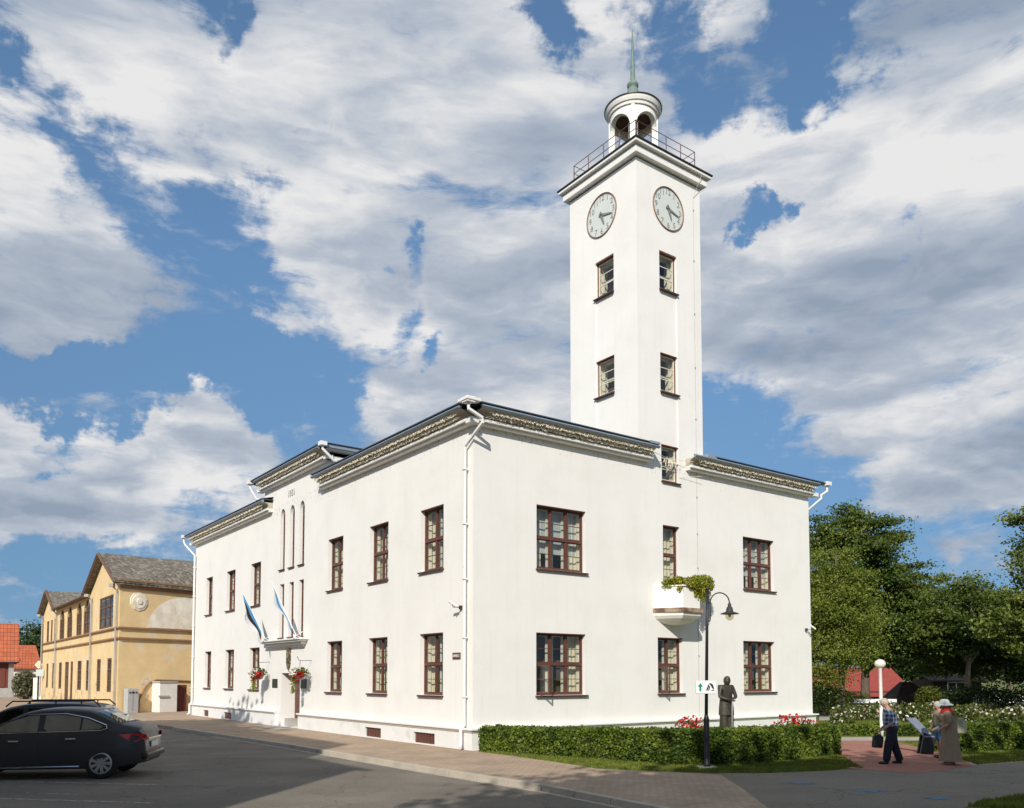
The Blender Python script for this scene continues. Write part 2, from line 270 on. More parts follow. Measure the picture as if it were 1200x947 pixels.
def brickmat(name, c1, c2, mortar, scale, rot, bw=.5, rh=.25, msize=.02, rough=.9, offs=.5, dirt=None):
    m = mat(name, c1, rough, bump=.2, bs=60); nt, b = nodes_of(m); N = nt.nodes.new; l = nt.links.new
    t = N('ShaderNodeTexCoord'); mp = N('ShaderNodeMapping'); l(t.outputs['Object'], mp.inputs['Vector']); mp.inputs['Rotation'].default_value = rot
    br = N('ShaderNodeTexBrick'); l(mp.outputs[0], br.inputs['Vector']); br.inputs['Color1'].default_value = (*c1, 1); br.inputs['Color2'].default_value = (*c2, 1); br.inputs['Mortar'].default_value = (*mortar, 1)
    br.inputs['Scale'].default_value = scale; br.inputs['Brick Width'].default_value = bw; br.inputs['Row Height'].default_value = rh; br.inputs['Mortar Size'].default_value = msize; br.offset = offs
    n = N('ShaderNodeTexNoise'); l(t.outputs['Object'], n.inputs['Vector']); n.inputs['Scale'].default_value = .9; n.inputs['Detail'].default_value = 7; n.inputs['Roughness'].default_value = .65
    r = N('ShaderNodeMapRange'); l(n.outputs['Fac'], r.inputs[0]); r.inputs[1].default_value = .3; r.inputs[2].default_value = .7; r.inputs[3].default_value = .8; r.inputs[4].default_value = 1.18
    x = N('ShaderNodeVectorMath'); x.operation = 'SCALE'; l(br.outputs['Color'], x.inputs[0]); l(r.outputs[0], x.inputs['Scale']); l(x.outputs[0], b.inputs['Base Color']); 
    if dirt:
        n2 = N('ShaderNodeTexNoise'); l(t.outputs['Object'], n2.inputs['Vector']); n2.inputs['Scale'].default_value = dirt[1]; n2.inputs['Detail'].default_value = 6; n2.inputs['Roughness'].default_value = .7
        r2 = N('ShaderNodeMapRange'); l(n2.outputs['Fac'], r2.inputs[0]); r2.inputs[1].default_value = .5; r2.inputs[2].default_value = .6
        mx = N('ShaderNodeMix'); mx.data_type = 'RGBA'; l(r2.outputs[0], mx.inputs[0]); l(x.outputs[0], mx.inputs[6]); mx.inputs[7].default_value = (*dirt[0], 1); l(mx.outputs[2], b.inputs['Base Color'])
    return m
AZ = math.atan2(.5940919, .8043972)
M['paver'] = brickmat('sidewalk_pavers', (.43, .315, .215), (.36, .26, .18), (.22, .17, .12), 1.0, (0, 0, -AZ), .22, .11, .008)
M['redpaver'] = brickmat('red_path_pavers', (.36, .15, .105), (.30, .12, .085), (.2, .12, .09), 1.0, (0, 0, -AZ), .22, .11, .008)
M['tile'] = brickmat('orange_roof_tiles', (.50, .13, .05), (.44, .11, .045), (.20, .055, .03), 1.0, (0, 0, 0), .35, .42, .03, offs=0)
M['eternit'] = brickmat('mossy_grey_roof', (.19, .155, .115), (.13, .11, .085), (.06, .055, .045), 1.0, (0, 0, 0), .35, .28, .02, dirt=((.27, .25, .20), 3.2))
M['slab'] = brickmat('pale_path', (.40, .37, .30), (.36, .33, .28), (.28, .25, .2), 1.0, (0, 0, 0), .5, .5, .01)
m = mat('ochre_plaster', (.74, .55, .29), .9, var=.10, vs=1.2, c2=(.72, .60, .42), c2s=.8, c2t=(.55, .63), bump=.5, bs=9)
nt, b = nodes_of(m); N = nt.nodes.new; l = nt.links.new; last = base_socket(m); t = N('ShaderNodeTexCoord')
n = N('ShaderNodeTexNoise'); l(t.outputs['Object'], n.inputs['Vector']); n.inputs['Scale'].default_value = .8; n.inputs['Detail'].default_value = 9; n.inputs['Roughness'].default_value = .7
s = N('ShaderNodeSeparateXYZ'); l(t.outputs['Object'], s.inputs[0]); r = N('ShaderNodeMapRange'); l(s.outputs[2], r.inputs[0]); r.inputs[1].default_value = 0; r.inputs[2].default_value = 3; r.inputs[3].default_value = .50; r.inputs[4].default_value = .66
g = N('ShaderNodeMath'); g.operation = 'SUBTRACT'; l(n.outputs['Fac'], g.inputs[0]); l(r.outputs[0], g.inputs[1]); g2 = N('ShaderNodeMath'); g2.operation = 'MULTIPLY'; g2.use_clamp = True; l(g.outputs[0], g2.inputs[0]); g2.inputs[1].default_value = 14
mx = N('ShaderNodeMix'); mx.data_type = 'RGBA'; l(g2.outputs[0], mx.inputs[0]); l(last, mx.inputs[6]); mx.inputs[7].default_value = (.42, .30, .19, 1); l(mx.outputs[2], b.inputs['Base Color']); M['ochre'] = m
M['ochretrim'] = mat('ochre_trim', (.30, .17, .085), .85, var=.2, vs=3)
M['limepatch'] = mat('lime_render', (.84, .78, .66), .9, var=.12, vs=2, bump=.6, bs=8, c2=(.74, .66, .52), c2s=1.5)
M['timber'] = mat('old_timber', (.13, .075, .045), .8, var=.25, vs=4)
M['flagblue'] = mat('blue_flag_cloth', (.06, .24, .46), .8); M['flagblack'] = mat('black_flag_cloth', (.012, .012, .014), .8); M['flagwhite'] = mat('white_flag_cloth', (.72, .73, .75), .8, trans=.25)
M['sign_green'] = mat('sign_green', (.0, .22, .09), .5); M['info'] = mat('info_print', (.15, .17, .21), .4, var=.25, vs=14)

# ------------------------------------------------------------------ mesh helpers
class MB:
    def __init__(s): s.v = []; s.f = []; s.mi = []; s.m = 0
    def add(s, vs, fs):
        o = len(s.v); s.v += [tuple(p) for p in vs]; s.f += [tuple(i + o for i in f) for f in fs]; s.mi += [s.m] * len(fs)
    def box(s, x0, x1, y0, y1, z0, z1, fn=None):
        p = [(x, y, z) for x in (x0, x1) for y in (y0, y1) for z in (z0, z1)]
        if fn: p = [fn(*q) for q in p]
        s.add(p, [(0, 1, 3, 2), (4, 6, 7, 5), (0, 4, 5, 1), (2, 3, 7, 6), (0, 2, 6, 4), (1, 5, 7, 3)])
    def quad(s, a, b, c, d): s.add([a, b, c, d], [(0, 1, 2, 3)])
    def poly(s, pts): s.add(pts, [tuple(range(len(pts)))])
    def prism(s, pts, z0, z1, fn=None):
        n = len(pts); p = [(x, y, z0) for x, y in pts] + [(x, y, z1) for x, y in pts]
        if fn: p = [fn(*q) for q in p]
        s.add(p, [tuple(reversed(range(n))), tuple(range(n, 2 * n))] + [(i, (i + 1) % n, (i + 1) % n + n, i + n) for i in range(n)])
    def tube(s, pts, r, n=8, cap=True):
        pts = [Vector(p) for p in pts]; rr = r if isinstance(r, (list, tuple)) else [r] * len(pts); vs = []; fs = []
        up = None
        for i, p in enumerate(pts):
            d = (pts[min(i + 1, len(pts) - 1)] - pts[max(i - 1, 0)])
            if d.length < 1e-9: d = Vector((0, 0, 1))
            d.normalize()
            if up is None: up = Vector((0, 0, 1)) if abs(d.z) < .9 else Vector((1, 0, 0))
            a = d.cross(up)
            if a.length < 1e-4: a = d.cross(Vector((.3, 1, .2)))
            a.normalize(); b = a.cross(d); up = b
            for k in range(n):
                t = 2 * math.pi * k / n; vs.append(p + (a * math.cos(t) + b * math.sin(t)) * rr[i])
        for i in range(len(pts) - 1):
            for k in range(n): fs.append((i * n + k, i * n + (k + 1) % n, (i + 1) * n + (k + 1) % n, (i + 1) * n + k))
        if cap: fs += [tuple(reversed(range(n))), tuple(range((len(pts) - 1) * n, len(pts) * n))]
        s.add(vs, fs)
    def lathe(s, prof, c=(0, 0, 0), n=20, cap=True):
        vs = []; fs = []
        for r, z in prof:
            for k in range(n):
                t = 2 * math.pi * k / n; vs.append((c[0] + r * math.cos(t), c[1] + r * math.sin(t), c[2] + z))
        for i in range(len(prof) - 1):
            for k in range(n): fs.append((i * n + k, i * n + (k + 1) % n, (i + 1) * n + (k + 1) % n, (i + 1) * n + k))
        if cap: fs += [tuple(reversed(range(n))), tuple(range((len(prof) - 1) * n, len(prof) * n))]
        s.add(vs, fs)
    def ball(s, c, r, n=12, sc=(1, 1, 1)):
        pr = [(max(1e-3, math.sin(math.pi * i / n)) * r, -math.cos(math.pi * i / n) * r) for i in range(n + 1)]
        o = len(s.v); s.lathe(pr, (0, 0, 0), n + 4, False)
        for i in range(o, len(s.v)): x, y, z = s.v[i]; s.v[i] = (c[0] + x * sc[0], c[1] + y * sc[1], c[2] + z * sc[2])
    def build(s, name, m, parent=None, smooth=False, bevel=0):
        me = bpy.data.meshes.new(name); me.from_pydata(s.v, [], s.f)
        ms_ = m if isinstance(m, (list, tuple)) else [m]
        for q in ms_: me.materials.append(M[q])
        if len(ms_) > 1: me.polygons.foreach_set('material_index', s.mi)
        if smooth: me.polygons.foreach_set('use_smooth', [True] * len(me.polygons))
        me.update(); bm = bmesh.new(); bm.from_mesh(me); bmesh.ops.recalc_face_normals(bm, faces=bm.faces); bm.to_mesh(me); bm.free()
        o = bpy.data.objects.new(name, me); col.objects.link(o)
        if parent: o.parent = parent
        if bevel:
            bv = o.modifiers.new('bevel', 'BEVEL'); bv.width = bevel; bv.segments = 2; bv.limit_method = 'ANGLE'
        return o
def tag(o, label=None, cat=None, group=None, kind=None):
    if label: o['label'] = label
    if cat: o['category'] = cat
    if group: o['group'] = group
    if kind: o['kind'] = kind
    return o
def thing(name, label, cat, loc=(0, 0, 0), rz=0, group=None):
    o = bpy.data.objects.new(name, None); col.objects.link(o); o.location = loc; o.rotation_euler = (0, 0, rz); o.empty_display_size = .2
    return tag(o, label, cat, group)
def smooth_angle(o, a=35):
    me = o.data; me.polygons.foreach_set('use_smooth', [True] * len(me.polygons))
    bm = bmesh.new(); bm.from_mesh(me)
    for e in bm.edges:
        if len(e.link_faces) == 2 and e.calc_face_angle(0) > R_(a): e.smooth = False
    bm.to_mesh(me); bm.free(); return o
def quads_mesh(name, m, cen, size, parent=None, aspect=1.0, up=0.0, sizevar=.4, mi=None):
    """many small leaf quads; cen (n,3)"""
    n = len(cen); nr = rng.normal(size=(n, 3)); nr[:, 2] += up; nr[:, 1] -= up * .6; nr /= np.linalg.norm(nr, axis=1)[:, None]
    a = rng.normal(size=(n, 3)); a -= (a * nr).sum(1)[:, None] * nr; a /= np.linalg.norm(a, axis=1)[:, None]; b = np.cross(nr, a)
    sz = (size * (1 + sizevar * rng.uniform(-1, 1, n)))[:, None]
    bend = nr * sz * .25
    v = np.stack([cen - a * sz * .5, cen - b * sz * .5 * aspect + bend, cen + a * sz * .5, cen + b * sz * .5 * aspect + bend], 1).reshape(-1, 3)
    me = bpy.data.meshes.new(name); me.vertices.add(4 * n); me.vertices.foreach_set('co', v.ravel())
    me.loops.add(4 * n); me.loops.foreach_set('vertex_index', np.arange(4 * n)); me.polygons.add(n); me.polygons.foreach_set('loop_start', np.arange(0, 4 * n, 4)); me.polygons.foreach_set('loop_total', np.full(n, 4))
    ml = m if isinstance(m, (list, tuple)) else [m]
    for q in ml: me.materials.append(M[q])
    if mi is not None: me.polygons.foreach_set('material_index', mi)
    me.update(calc_edges=True); o = bpy.data.objects.new(name, me); col.objects.link(o)
    if parent: o.parent = parent
    return o

# ------------------------------------------------------------------ building frames
# local axes of the town hall: x = along the right front, y = along the left front (going back), z up
Cx, Cy = -1.17958, 25.32442
def frR(s, z, d=0.0): return (s, d, z)            # right front, depth d into the house
def frL(s, z, d=0.0): return (d, s, z)            # left (entrance) front
TU0, TU1, TV = 7.1, 10.55, 3.72
def frT(s, z, d=0.0): return (TU0 + d, s, z)      # tower, left side
def bxf(mb, fr, s0, s1, z0, z1, d0, d1):
    mb.box(s0, s1, z0, z1, d0, d1, lambda a, b, c: fr(a, b, c))
def wall_open(mb, fr, s0, s1, z0, z1, ops, rev=.25, d=0.0, reveal=True, zs=(), ss=()):
    S = sorted(set([s0, s1] + [q for o in ops for q in o[:2]] + list(ss))); Z = sorted(set([z0, z1] + [q for o in ops for q in o[2:4]] + list(zs)))
    for i in range(len(S) - 1):
        for j in range(len(Z) - 1):
            a, b = (S[i] + S[i + 1]) / 2, (Z[j] + Z[j + 1]) / 2
            if any(o[0] < a < o[1] and o[2] < b < o[3] for o in ops): continue
            mb.quad(fr(S[i], Z[j], d), fr(S[i + 1], Z[j], d), fr(S[i + 1], Z[j + 1], d), fr(S[i], Z[j + 1], d))
    if reveal:
        for o in ops:
            a, b, c, e = o[:4]
            for p, q in (((a, c), (b, c)), ((b, c), (b, e)), ((b, e), (a, e)), ((a, e), (a, c))):
                mb.quad(fr(*p, d), fr(*q, d), fr(*q, d + rev), fr(*p, d + rev))
def arch_fill(mb, fr, s0, s1, z0, z1, rev=.2, n=10, point=0.0, d=0.0):
    """fills the corners of the rectangle s0..s1, z0..z1 above an arch springing at z0"""
    c = (s0 + s1) / 2; hw = (s1 - s0) / 2; h = z1 - z0
    def az(s): t = min(1, abs(s - c) / hw); return z0 + h * (math.sqrt(max(0, 1 - t * t)) * (1 - point) + (1 - t) ** .75 * point)
    q = [s0 + (s1 - s0) * (1 - math.cos(math.pi * i / n)) / 2 for i in range(n + 1)]
    for a, b in zip(q[:-1], q[1:]):
        mb.quad(fr(a, az(a), d), fr(b, az(b), d), fr(b, z1, d), fr(a, z1, d)); mb.quad(fr(a, az(a), d), fr(b, az(b), d), fr(b, az(b), d + rev), fr(a, az(a), d + rev))

hall = thing('town_hall', 'white two-storey town hall with a tall square clock tower, brown windows and round roof lantern', 'town hall', (Cx, Cy, 0), AZ)
HW, HL, EZ = 17.3, 29.3, 10.1
ZL = (1.62, 3.63); ZU = (5.70, 7.78)
WR = [(2.43, 4.52, *ZL, 3), (2.45, 4.55, *ZU, 3), (7.98, 9.28, *ZL, 2), (8.3, 9.17, 5.62, 7.75, 1), (12.78, 14.75, *ZL, 3), (12.85, 14.82, *ZU, 3)]
WLt = []  # windows of the entrance front
for a, b in ((1.72, 3.17), (5.46, 6.9), (9.2, 10.6), (18.38, 19.75), (22.12, 23.5), (25.95, 27.1)):
    WLt += [(a, b, *ZL, 2), (a, b, *ZU, 2)]
LAN = [(c - .27, c + .27) for c in (15.62, 14.5, 13.38)]
DOOR = (13.35, 15.5, 0.0, 2.38)
BAY0, BAY1, BAYZ = 10.55, 18.0, 11.25
PL = .66
# ---- main wall
mb = MB()
ops = [w_[:4] for w_ in WR] + [(8.28, 9.17, 9.38, 10.1)]
wall_open(mb, frR, 0, HW, PL, EZ, ops)
opsL = [w_[:4] for w_ in WLt] + [(a, b, 7.08, 9.88) for a, b in LAN] + [(a, b, 3.97, 6.42) for a, b in LAN]
wall_open(mb, frL, 0, HL, PL, EZ, opsL + [(DOOR[0], DOOR[1], PL, DOOR[3])], reveal=False)
for o in opsL: 
    a, b, c, e = o
    for p, q in (((a, c), (b, c)), ((b, c), (b, e)), ((b, e), (a, e)), ((a, e), (a, c))):
        mb.quad(frL(*p, 0), frL(*q, 0), frL(*q, .25), frL(*p, .25))
for a, b in LAN: arch_fill(mb, frL, a, b, 9.5, 9.88, .2)
mb.quad((0, BAY0, EZ), (0, BAY1, EZ), (0, BAY1, BAYZ), (0, BAY0, BAYZ))
mb.quad((0, BAY0, EZ), (4.5, BAY0, EZ), (4.5, BAY0, BAYZ), (0, BAY0, BAYZ)); mb.quad((0, BAY1, EZ), (4.5, BAY1, EZ), (4.5, BAY1, BAYZ), (0, BAY1, BAYZ))
# the two far sides
mb.quad((HW, 0, 0), (HW, HL, 0), (HW, HL, EZ), (HW, 0, EZ)); mb.quad((0, HL, 0), (HW, HL, 0), (HW, HL, EZ), (0, HL, EZ))
mb.build('wall', 'wall', hall)
# inner shell: set-back floors and walls, coloured dark to stand for unlit rooms
mb = MB()
mb.quad((.9, .9, .3), (16.4, .9, .3), (16.4, .9, 9.9), (.9, .9, 9.9)); mb.quad((.9, .9, .3), (.9, 28.4, .3), (.9, 28.4, 9.9), (.9, .9, 9.9))
for z in (4.7, 9.0): mb.quad((0.25, 0.25, z), (HW - .3, .25, z), (HW - .3, .9, z), (.25, .9, z)); mb.quad((.25, .25, z), (.9, .25, z), (.9, HL - .3, z), (.25, HL - .3, z))
mb.build('dark_inner_wall', 'room', hall)
# ---- plinth
mb = MB()
bw = [(2.06, 3.43, .04, .39), (5.73, 7.0, .04, .38), (22.1, 23.33, .04, .38), (25.95, 26.9, .04, .38)]
wall_open(mb, frR, -.09, HW + .09, 0, PL - .06, [], d=-.09)
wall_open(mb, frL, -.09, DOOR[0] - .02, 0, PL - .06, bw[:2], rev=.16, d=-.09); wall_open(mb, frL, DOOR[1] + .45, HL + .09, 0, PL - .06, bw[2:], rev=.16, d=-.09)
for s in (DOOR[0] - .02, DOOR[1] + .45): mb.quad(frL(s, 0, -.09), frL(s, PL, -.09), frL(s, PL, 0), frL(s, 0, 0))
mb.quad(frL(DOOR[1], 0, -.003), frL(DOOR[1] + .45, 0, -.003), frL(DOOR[1] + .45, PL, -.003), frL(DOOR[1], PL, -.003))
mb.quad((HW + .09, -.09, 0), (HW + .09, 5, 0), (HW + .09, 5, PL - .06), (HW + .09, -.09, PL - .06))
mb.build('plinth', 'plinth', hall)
mb = MB()
for d, z0, z1 in ((.19, PL - .06, PL + .0), (.13, PL - .12, PL - .062)):
    mb.box(-d, HW + d, -d, .0, z0, z1); mb.box(-d, 0, 0, DOOR[0] - .02 - (.19 - d), z0, z1); mb.box(-d, 0, DOOR[1] + .45, HL + d, z0, z1); mb.box(HW, HW + d, 0, 5, z0, z1)
mb.build('plinth_ledge', 'trimw', hall, bevel=.012)
for b in bw:
    mb = MB(); bxf(mb, frL, b[0], b[1], b[2], b[3], .0, .05)
    for k in range(7):
        s = b[0] + (b[1] - b[0]) * (k + .5) / 7; bxf(mb, frL, s - .07, s + .07, b[2], b[3], -.02, 0)
    mb.build('basement_window', 'frame', hall)
# ---- door recess
mb = MB(); a, b, _, zt = DOOR; dd = .72
for s in (a, b): mb.quad(frL(s, 0, -.003), frL(s, 0, dd), frL(s, zt, dd), frL(s, zt, -.003))
mb.quad(frL(a, 0, dd), frL(b, 0, dd), frL(b, zt, dd), frL(a, zt, dd)); mb.quad(frL(a, .01, -.09), frL(b, .01, -.09), frL(b, .01, dd), frL(a, .01, dd))
mb.build('porch_wall', 'tower', hall)
mb = MB(); mb.quad(frL(a, zt - .003, 0), frL(b, zt - .003, 0), frL(b, zt - .003, dd), frL(a, zt - .003, dd)); mb.build('porch_ceiling', 'frame', hall)
mb = MB(); bxf(mb, frL, b - .75, b - .003, .0, .36, .16, dd); mb.build('porch_step', 'conc', hall, bevel=.01)
mb = MB(); bxf(mb, frL, a + .25, b - .1, .05, zt - .02, dd - .12, dd - .04)
for k in range(3):
    for j in range(2): bxf(mb, frL, a + .35 + j * .85, a + 1.05 + j * .85, .25 + k * .68, .82 + k * .68, dd - .15, dd - .121)
dr = mb.build('entrance_door', 'door', hall, bevel=.008)
mb = MB(); mb.tube([frL(a + 1.15, .95, dd - .2), frL(a + 1.15, 1.3, dd - .2)], .015); mb.build('handle', 'chrome', dr)
# door hood cornice
mb = MB()
for d, z0, z1, e in ((.46, 3.80, 3.86, 0), (.38, 3.72, 3.797, .1), (.24, 3.60, 3.717, .22), (.10, 3.52, 3.597, .34)): bxf(mb, frL, 12.5 + e, 17.2 - e, z0, z1, -d, -.001)
mb.build('door_hood', 'trimw', hall, bevel=.012)
mb = MB(); mb.prism([(-.2, .95), (.2, .95), (.2, .3), (.1, .08), (0, 0), (-.1, .08), (-.2, .3)], .0, .07, lambda x, y, z: frL(14.62 + x, 2.52 + y, -z))
coa = mb.build('coat_of_arms', 'gold', hall, bevel=.01)
# year numerals
def text_mesh(txt, size, m, fn, parent, name, ext=.01, bold=0.0):
    cu = bpy.data.curves.new('t', 'FONT'); cu.body = txt; cu.size = size; cu.align_x = 'CENTER'; cu.align_y = 'CENTER'; cu.extrude = ext; cu.offset = bold
    to = bpy.data.objects.new('t', cu); col.objects.link(to); dg = bpy.context.evaluated_depsgraph_get(); me = bpy.data.meshes.new_from_object(to.evaluated_get(dg))
    bpy.data.objects.remove(to)
    for v in me.vertices: v.co = fn(v.co.x, v.co.y, v.co.z)
    me.materials.clear(); me.materials.append(M[m]); me.name = name; o = bpy.data.objects.new(name, me); col.objects.link(o)
    if parent: o.parent = parent
    return o
text_mesh('1931', .42, 'wire', lambda x, y, z: (-.012 - z, 14.62 - x * 1.0, 10.42 + y), hall, 'year_numerals')
# ---- windows
def window(fr, s0, s1, z0, z1, cols, style='std', zb=(.5,), openk=None):
    W = s1 - s0; Hh = z1 - z0; f = .052; fm = 'redframe' if style == 'tower' else 'frame'
    mb = MB(); d0, d1 = (.16, .24) if style != 'tower' else (.10, .18)
    bxf(mb, fr, s0 + .002, s0 + f, z0 + .002, z1 - .002, d0, d1); bxf(mb, fr, s1 - f, s1 - .002, z0 + .002, z1 - .002, d0, d1)
    bxf(mb, fr, s0 + f, s1 - f, z1 - f, z1 - .002, d0, d1); bxf(mb, fr, s0 + f, s1 - f, z0 + .002, z0 + f * 1.3, d0, d1)
    # brown lining of the head; its dark colour also stands in for shadow
    bxf(mb, fr, s0 + .002, s1 - .002, z1 - .03, z1 - .0021, .004, d0 - .001)
    iw = W - 2 * f; cols_x = [s0 + f + iw * k / cols for k in range(cols + 1)]
    zmid = z0 + Hh * .5
    if style == 'std':
        bxf(mb, fr, s0 + f, s1 - f, zmid - .046, zmid + .046, d0 - .012, d1 - .002)
        for x in cols_x[1:-1]: bxf(mb, fr, x - .034, x + .034, z0 + f, zmid - .046, d0 + .002, d1 - .004); bxf(mb, fr, x - .034, x + .034, zmid + .046, z1 - f, d0 + .002, d1 - .004)
    elif style == 'tall1':
        bxf(mb, fr, s0 + f, s1 - f, zmid - .05, zmid + .05, d0, d1 - .002)
    wo_ = mb.build('window', fm, hall)
    # sashes with thin glazing bars
    mb = MB(); g = .028; rows = [(z0 + f * 1.3, zmid - .046), (zmid + .046, z1 - f)] if style != 'tower' else [(z0 + f * 1.3, z1 - f)]
    sashes = []
    for ri, (ra, rb) in enumerate(rows):
        for k in range(len(cols_x) - 1):
            a = cols_x[k] + (.034 if k else 0); b = cols_x[k + 1] - (.034 if k < cols - 1 else 0); sashes.append((a, b, ra, rb, ri, k))
    tgt = []
    for (a, b, ra, rb, ri, k) in sashes:
        if openk is not None and (ri, k) == openk: tgt.append((a, b, ra, rb)); continue
        bxf(mb, fr, a, a + g, ra, rb, d0 + .02, d1 - .01); bxf(mb, fr, b - g, b, ra, rb, d0 + .02, d1 - .01); bxf(mb, fr, a + g, b - g, ra, ra + g, d0 + .02, d1 - .01); bxf(mb, fr, a + g, b - g, rb - g, rb, d0 + .02, d1 - .01)
        nb = 2 if style == 'tower' else 1
        for q in range(nb): zz = ra + (rb - ra) * (q + 1) / (nb + 1); bxf(mb, fr, a + g, b - g, zz - .011, zz + .011, d0 + .03, d1 - .012)
    mb.build('sash', 'creamsash' if style == 'tower' else fm, wo_)
    for (a, b, ra, rb) in tgt:      # the sash that stands open, turned out on its left hinge
        mb = MB(); wd = b - a; an = R_(80); ca, sa = math.cos(an), math.sin(an)
        def fo(s, z, d): return fr(a + s * ca + d * sa, z, .15 - s * sa + d * ca)
        for q in ((0, g, ra, rb), (wd - g, wd, ra, rb), (g, wd - g, ra, ra + g * 1.6), (g, wd - g, rb - g, rb), (g, wd - g, (ra + rb) / 2 - .011, (ra + rb) / 2 + .011)): mb.box(q[0], q[1], q[2], q[3], 0, .035, lambda x, y, z: fo(x, y, z))
        mb.build('open_sash', fm, wo_); mb = MB(); mb.quad(fo(g, ra, .015), fo(wd - g, ra, .015), fo(wd - g, rb, .015), fo(g, rb, .015)); mb.build('pane', 'glass', wo_)
    mb = MB()
    for (a, b, ra, rb, ri, k) in sashes:
        if openk is not None and (ri, k) == openk: continue
        mb.quad(fr(a, ra, d1 - .03), fr(b, ra, d1 - .03), fr(b, rb, d1 - .03), fr(a, rb, d1 - .03))
    mb.build('pane', 'glass', wo_)
    # inner casements and deep cream jamb
    mb = MB(); e0, e1 = .36, .39
    for s in (s0, s1): mb.quad(fr(s, z0, d1), fr(s, z1, d1), fr(s, z1, .62), fr(s, z0, .62))
    for z in (z0, z1): mb.quad(fr(s0, z, d1), fr(s1, z, d1), fr(s1, z, .62), fr(s0, z, .62))
    for x in cols_x: bxf(mb, fr, x - .045, x + .045, z0 + .05, z1 - .05, e0, e1)
    for z in ((z0 + .05, z1 - .06) if style != 'tower' else (z0 + .05, zmid, z1 - .06)): bxf(mb, fr, s0 + .02, s1 - .02, z - .04, z + .04, e0 + .003, e1 - .003)
    mb.build('inner_casement', 'creamsash', wo_)
    if style != 'tower':
        def pleat(a, b, za, zb_, dep):
            mb = MB(); k = max(4, int((b - a) / .04)); pts = []
            for i in range(k + 1): s = a + (b - a) * i / k; pts.append((s, dep + .014 * math.sin(i * 1.55)))
            for (p, q) in zip(pts[:-1], pts[1:]): mb.quad(fr(p[0], za, p[1]), fr(q[0], za, q[1]), fr(q[0], zb_, q[1]), fr(p[0], zb_, p[1]))
            mb.build('curtain', 'curtain', wo_, smooth=True)
        fl = random.uniform(.22, .40); fr2 = random.uniform(.24, .42)
        dp_ = random.uniform(.42, .5); c1 = random.random()
        if c1 > .12: pleat(s0 + .01, s0 + W * fl, z0, z1, dp_)
        if c1 < .88: pleat(s1 - W * fr2, s1 - .01, z0, z1, dp_)
        if cols == 3 and random.random() < .6: q = random.uniform(.44, .56); pleat(s0 + W * (q - .06), s0 + W * (q + .05), z0, z1, dp_ + .03)
        if style == 'std' and z0 > 5 and cols == 3:
            mb = MB(); mb.quad(fr(s0 + .05, z0 + Hh * .28, .42), fr(s1 - .05, z0 + Hh * .28, .42), fr(s1 - .05, z1 - .05, .42), fr(s0 + .05, z1 - .05, .42)); mb.build('blind', 'lace', wo_)
    mb = MB(); mb.box(s0 - .04, s1 + .06, z0 - .045, z0 + .003, -.09, .12, lambda a, b, c: fr(a, b - (.0 if c > 0 else .02), c)); mb.build('sill', 'sill', wo_)
    return wo_
for w_ in WR:
    window(frR, *w_[:4], w_[4], 'tall1' if w_[4] == 1 else 'std', openk=(0, 0) if (w_[2] < 3 and w_[0] < 9) else None)
for w_ in WLt: window(frL, *w_[:4], w_[4])
for (z0, z1) in ((9.38, 10.74), (12.73, 14.18), (16.6, 18.02)): window(frR, 8.28, 9.17, z0, z1, 1, 'tower')
for (z0, z1) in ((12.8, 14.2), (16.65, 18.05)): window(frT, 1.24, 2.22, z0, z1, 1, 'tower')
for a, b in LAN:
    for z0, z1 in ((7.08, 9.88), (3.97, 6.42)):
        mb = MB(); bxf(mb, frL, a, a + .05, z0, z1, .14, .19); bxf(mb, frL, b - .05, b, z0, z1, .14, .19); bxf(mb, frL, a + .05, b - .05, z1 - .05, z1, .14, .19)
        n = 9
        for k in range(n): z = z0 + (z1 - z0) * k / n; bxf(mb, frL, a + .05, b - .05, z, z + .035, .14, .19)
        wo_ = mb.build('slit_window', 'frame', hall)
        mb = MB(); mb.quad(frL(a, z0, .165), frL(b, z0, .165), frL(b, z1, .165), frL(a, z1, .165)); mb.build('pane', 'glass', wo_)
        mb = MB(); bxf(mb, frL, a, b, z0, z1, .45, .47); mb.build('curtain', 'curtain', wo_)
        mb = MB(); bxf(mb, frL, a - .06, b + .06, z0 - .045, z0 + .003, -.08, .13); mb.build('sill', 'sill', wo_)
